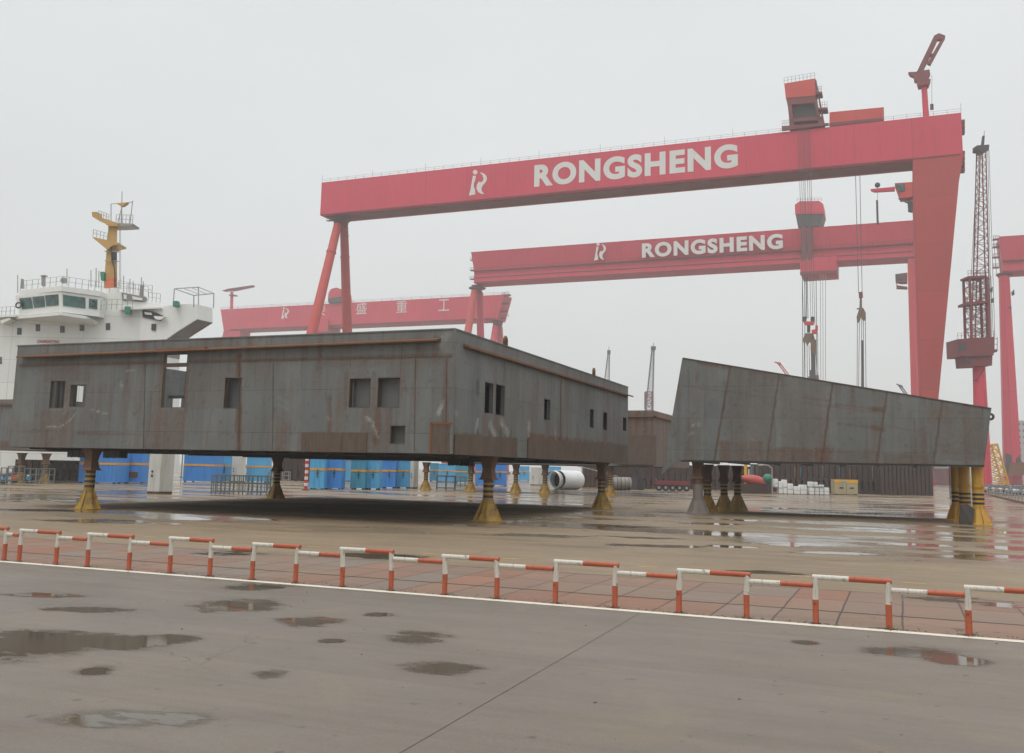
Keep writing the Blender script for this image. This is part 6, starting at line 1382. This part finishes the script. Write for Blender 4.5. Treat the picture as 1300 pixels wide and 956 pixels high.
# mast
q = MB(); q.loft([[s(x, 366, d) for x, d in ((131.5, 1), (149, 1), (149, 3), (131.5, 3))], [s(x, 320, d) for x, d in ((135, 1.2), (148.5, 1.2), (148.5, 2.8), (135, 2.8))], [s(x, 283, d) for x, d in ((138, 1.4), (149, 1.4), (149, 2.6), (138, 2.6))]])
q.build('mast', M['mast'], SH); ms = [o for o in kids(SH) if o.name == 'mast' or o.name.startswith('mast.')][0]
q = MB(); prs(q, [(117, 300.5), (150, 308), (150.5, 310), (142, 312), (136, 317), (119, 303)], .6, 3.2); prs(q, [(117, 273), (138, 279), (150, 283.5), (152, 286), (148, 287), (137, 287), (130, 281), (117, 275)], .8, 3.0); prs(q, [(116.5, 269), (123, 269), (123.5, 275), (117, 275)], 1, 2.6); q.build('yard_platform', M['mast'], ms)
q = MB(); prs(q, [(150, 283), (169, 284), (168, 286), (150, 287)], .8, 3); handrail(q, s(147, 284, 1), s(168, 284.5, 1), 1.2, 5, .04); handrail(q, s(118, 300, 1), s(136, 305, 1), .9, 4, .04); handrail(q, s(125, 274, 1), s(138, 279, 1), .7, 4, .04)
q.tube(s(154, 284, 1.5), s(155, 243, 1.5), .09, .05, n=6); q.tube(s(141, 284, 1.5), s(141, 259, 1.5), .06, n=5); q.tube(s(165, 284, 1.5), s(168.5, 255, 1.5), .06, n=5); q.tube(s(141, 259, 1.5), s(168.5, 256.5, 1.5), .05, n=5); q.tube(s(149, 284, 1.5), s(155, 262, 1.5), .05, n=5)
q.build('mast_rigging', M['mast'] if False else M['rail_grey'], ms)
q = MB(); prs(q, [(148, 258.5), (162, 257), (156, 261.5), (153, 261.5)], 1.2, 1.8); q.build('crosstree', M['mast'], ms)
q = MB(); prs(q, [(134.5, 366), (145, 366), (144, 353.5), (135.5, 353.5)], .7, .99); q.build('orange_panel', M['orange'], ms)
q = MB(); prs(q, [(142.5, 319), (147.5, 319), (147.5, 331), (142.5, 331)], .9, 1.15); q.tube(s(141.5, 310, .8), s(142, 331, .8), .09, n=6); q.tube(s(142, 331, .8), s(145.5, 340, .8), .09, n=6); q.tube(s(145.5, 340, .8), s(146, 366, .7), .09, n=6); q.build('cable_duct', M['dark_steel'], ms)
q = MB()
for y in (319, 331): q.tube(s(133, y, .9), s(151, y + 1, .9), .06, n=5)
for x in (151.5, 153): q.tube(s(x, 285, 1), s(x + .5, 368, 1), .03, n=4)
for y in range(290, 368, 3): q.tube(s(151.5, y, 1), s(153.3, y, 1), .03, n=4)
q.build('mast_ladder', M['rail_grey'], ms)
q = MB(); prs(q, [(127, 345), (132, 345), (132, 356), (128, 356)], .5, 1); q.build('horn', M['green'], ms)
# knee brackets of the bridge wing at the far left
q = MB(); prs(q, [(0, 407), (12, 403), (14, 405), (2, 411)], -1.5, -.02); prs(q, [(-10, 401), (20, 399.5), (20, 402), (-10, 403)], -1.6, -.02); q.build('wing_bracket', M['ship_plain'], SH)

# ------------------------------------------------------------------ grit swept against the edge line and the post feet
_r = random.Random(3); q = MB()
def chip(x, y, sz):
    z = .012; n = _r.choice((4, 5, 6)); a0_ = _r.uniform(0, 6.28); el = _r.uniform(.5, 1)
    q.prism([(x + sz * math.cos(a0_ + 6.283 * i / n) * _r.uniform(.6, 1), y + el * sz * math.sin(a0_ + 6.283 * i / n) * _r.uniform(.6, 1), .004) for i in range(n)], (0, 0, sz * _r.uniform(.3, .8) + .002))
for _ in range(900):
    t_ = _r.uniform(-14, 26); off = abs(_r.gauss(0, .12)); p = DX * t_ + V * (C0 + .12 + off); chip(p.x, p.y, _r.uniform(.005, .02))
for _ in range(60):
    t_ = _r.uniform(-12, 16); p = DX * t_ + V * (C0 - _r.uniform(.3, 8)); chip(p.x, p.y, _r.uniform(.006, .022))
for hd in heads:
    for e_ in hd:
        for _ in range(14): p = DX * (line_t(e_) + _r.gauss(0, .12)) + V * (C0 + .17 + _r.gauss(0, .07)); chip(p.x, p.y, _r.uniform(.008, .026))
tag(q.build('grit', M['concrete_post']), 'loose grit and crumbs lying along the cream edge line', 'grit', kind='stuff')

# ------------------------------------------------------------------ haze
q = MB(); q.box(-1450, 1450, -350, 1550, -1.0, 105.0)
m, nt, b = new_mat('haze_air'); nt.nodes.remove(b)
pv = nt.nodes.new('ShaderNodeVolumePrincipled'); pv.inputs['Color'].default_value = (0.93, 0.95, 0.96, 1); pv.inputs['Density'].default_value = HAZE_DENSITY; pv.inputs['Anisotropy'].default_value = 0.2
nt.links.new(pv.outputs[0], nt.nodes['Material Output'].inputs['Volume'])
hz = q.build('haze', m); tag(hz, kind='stuff')
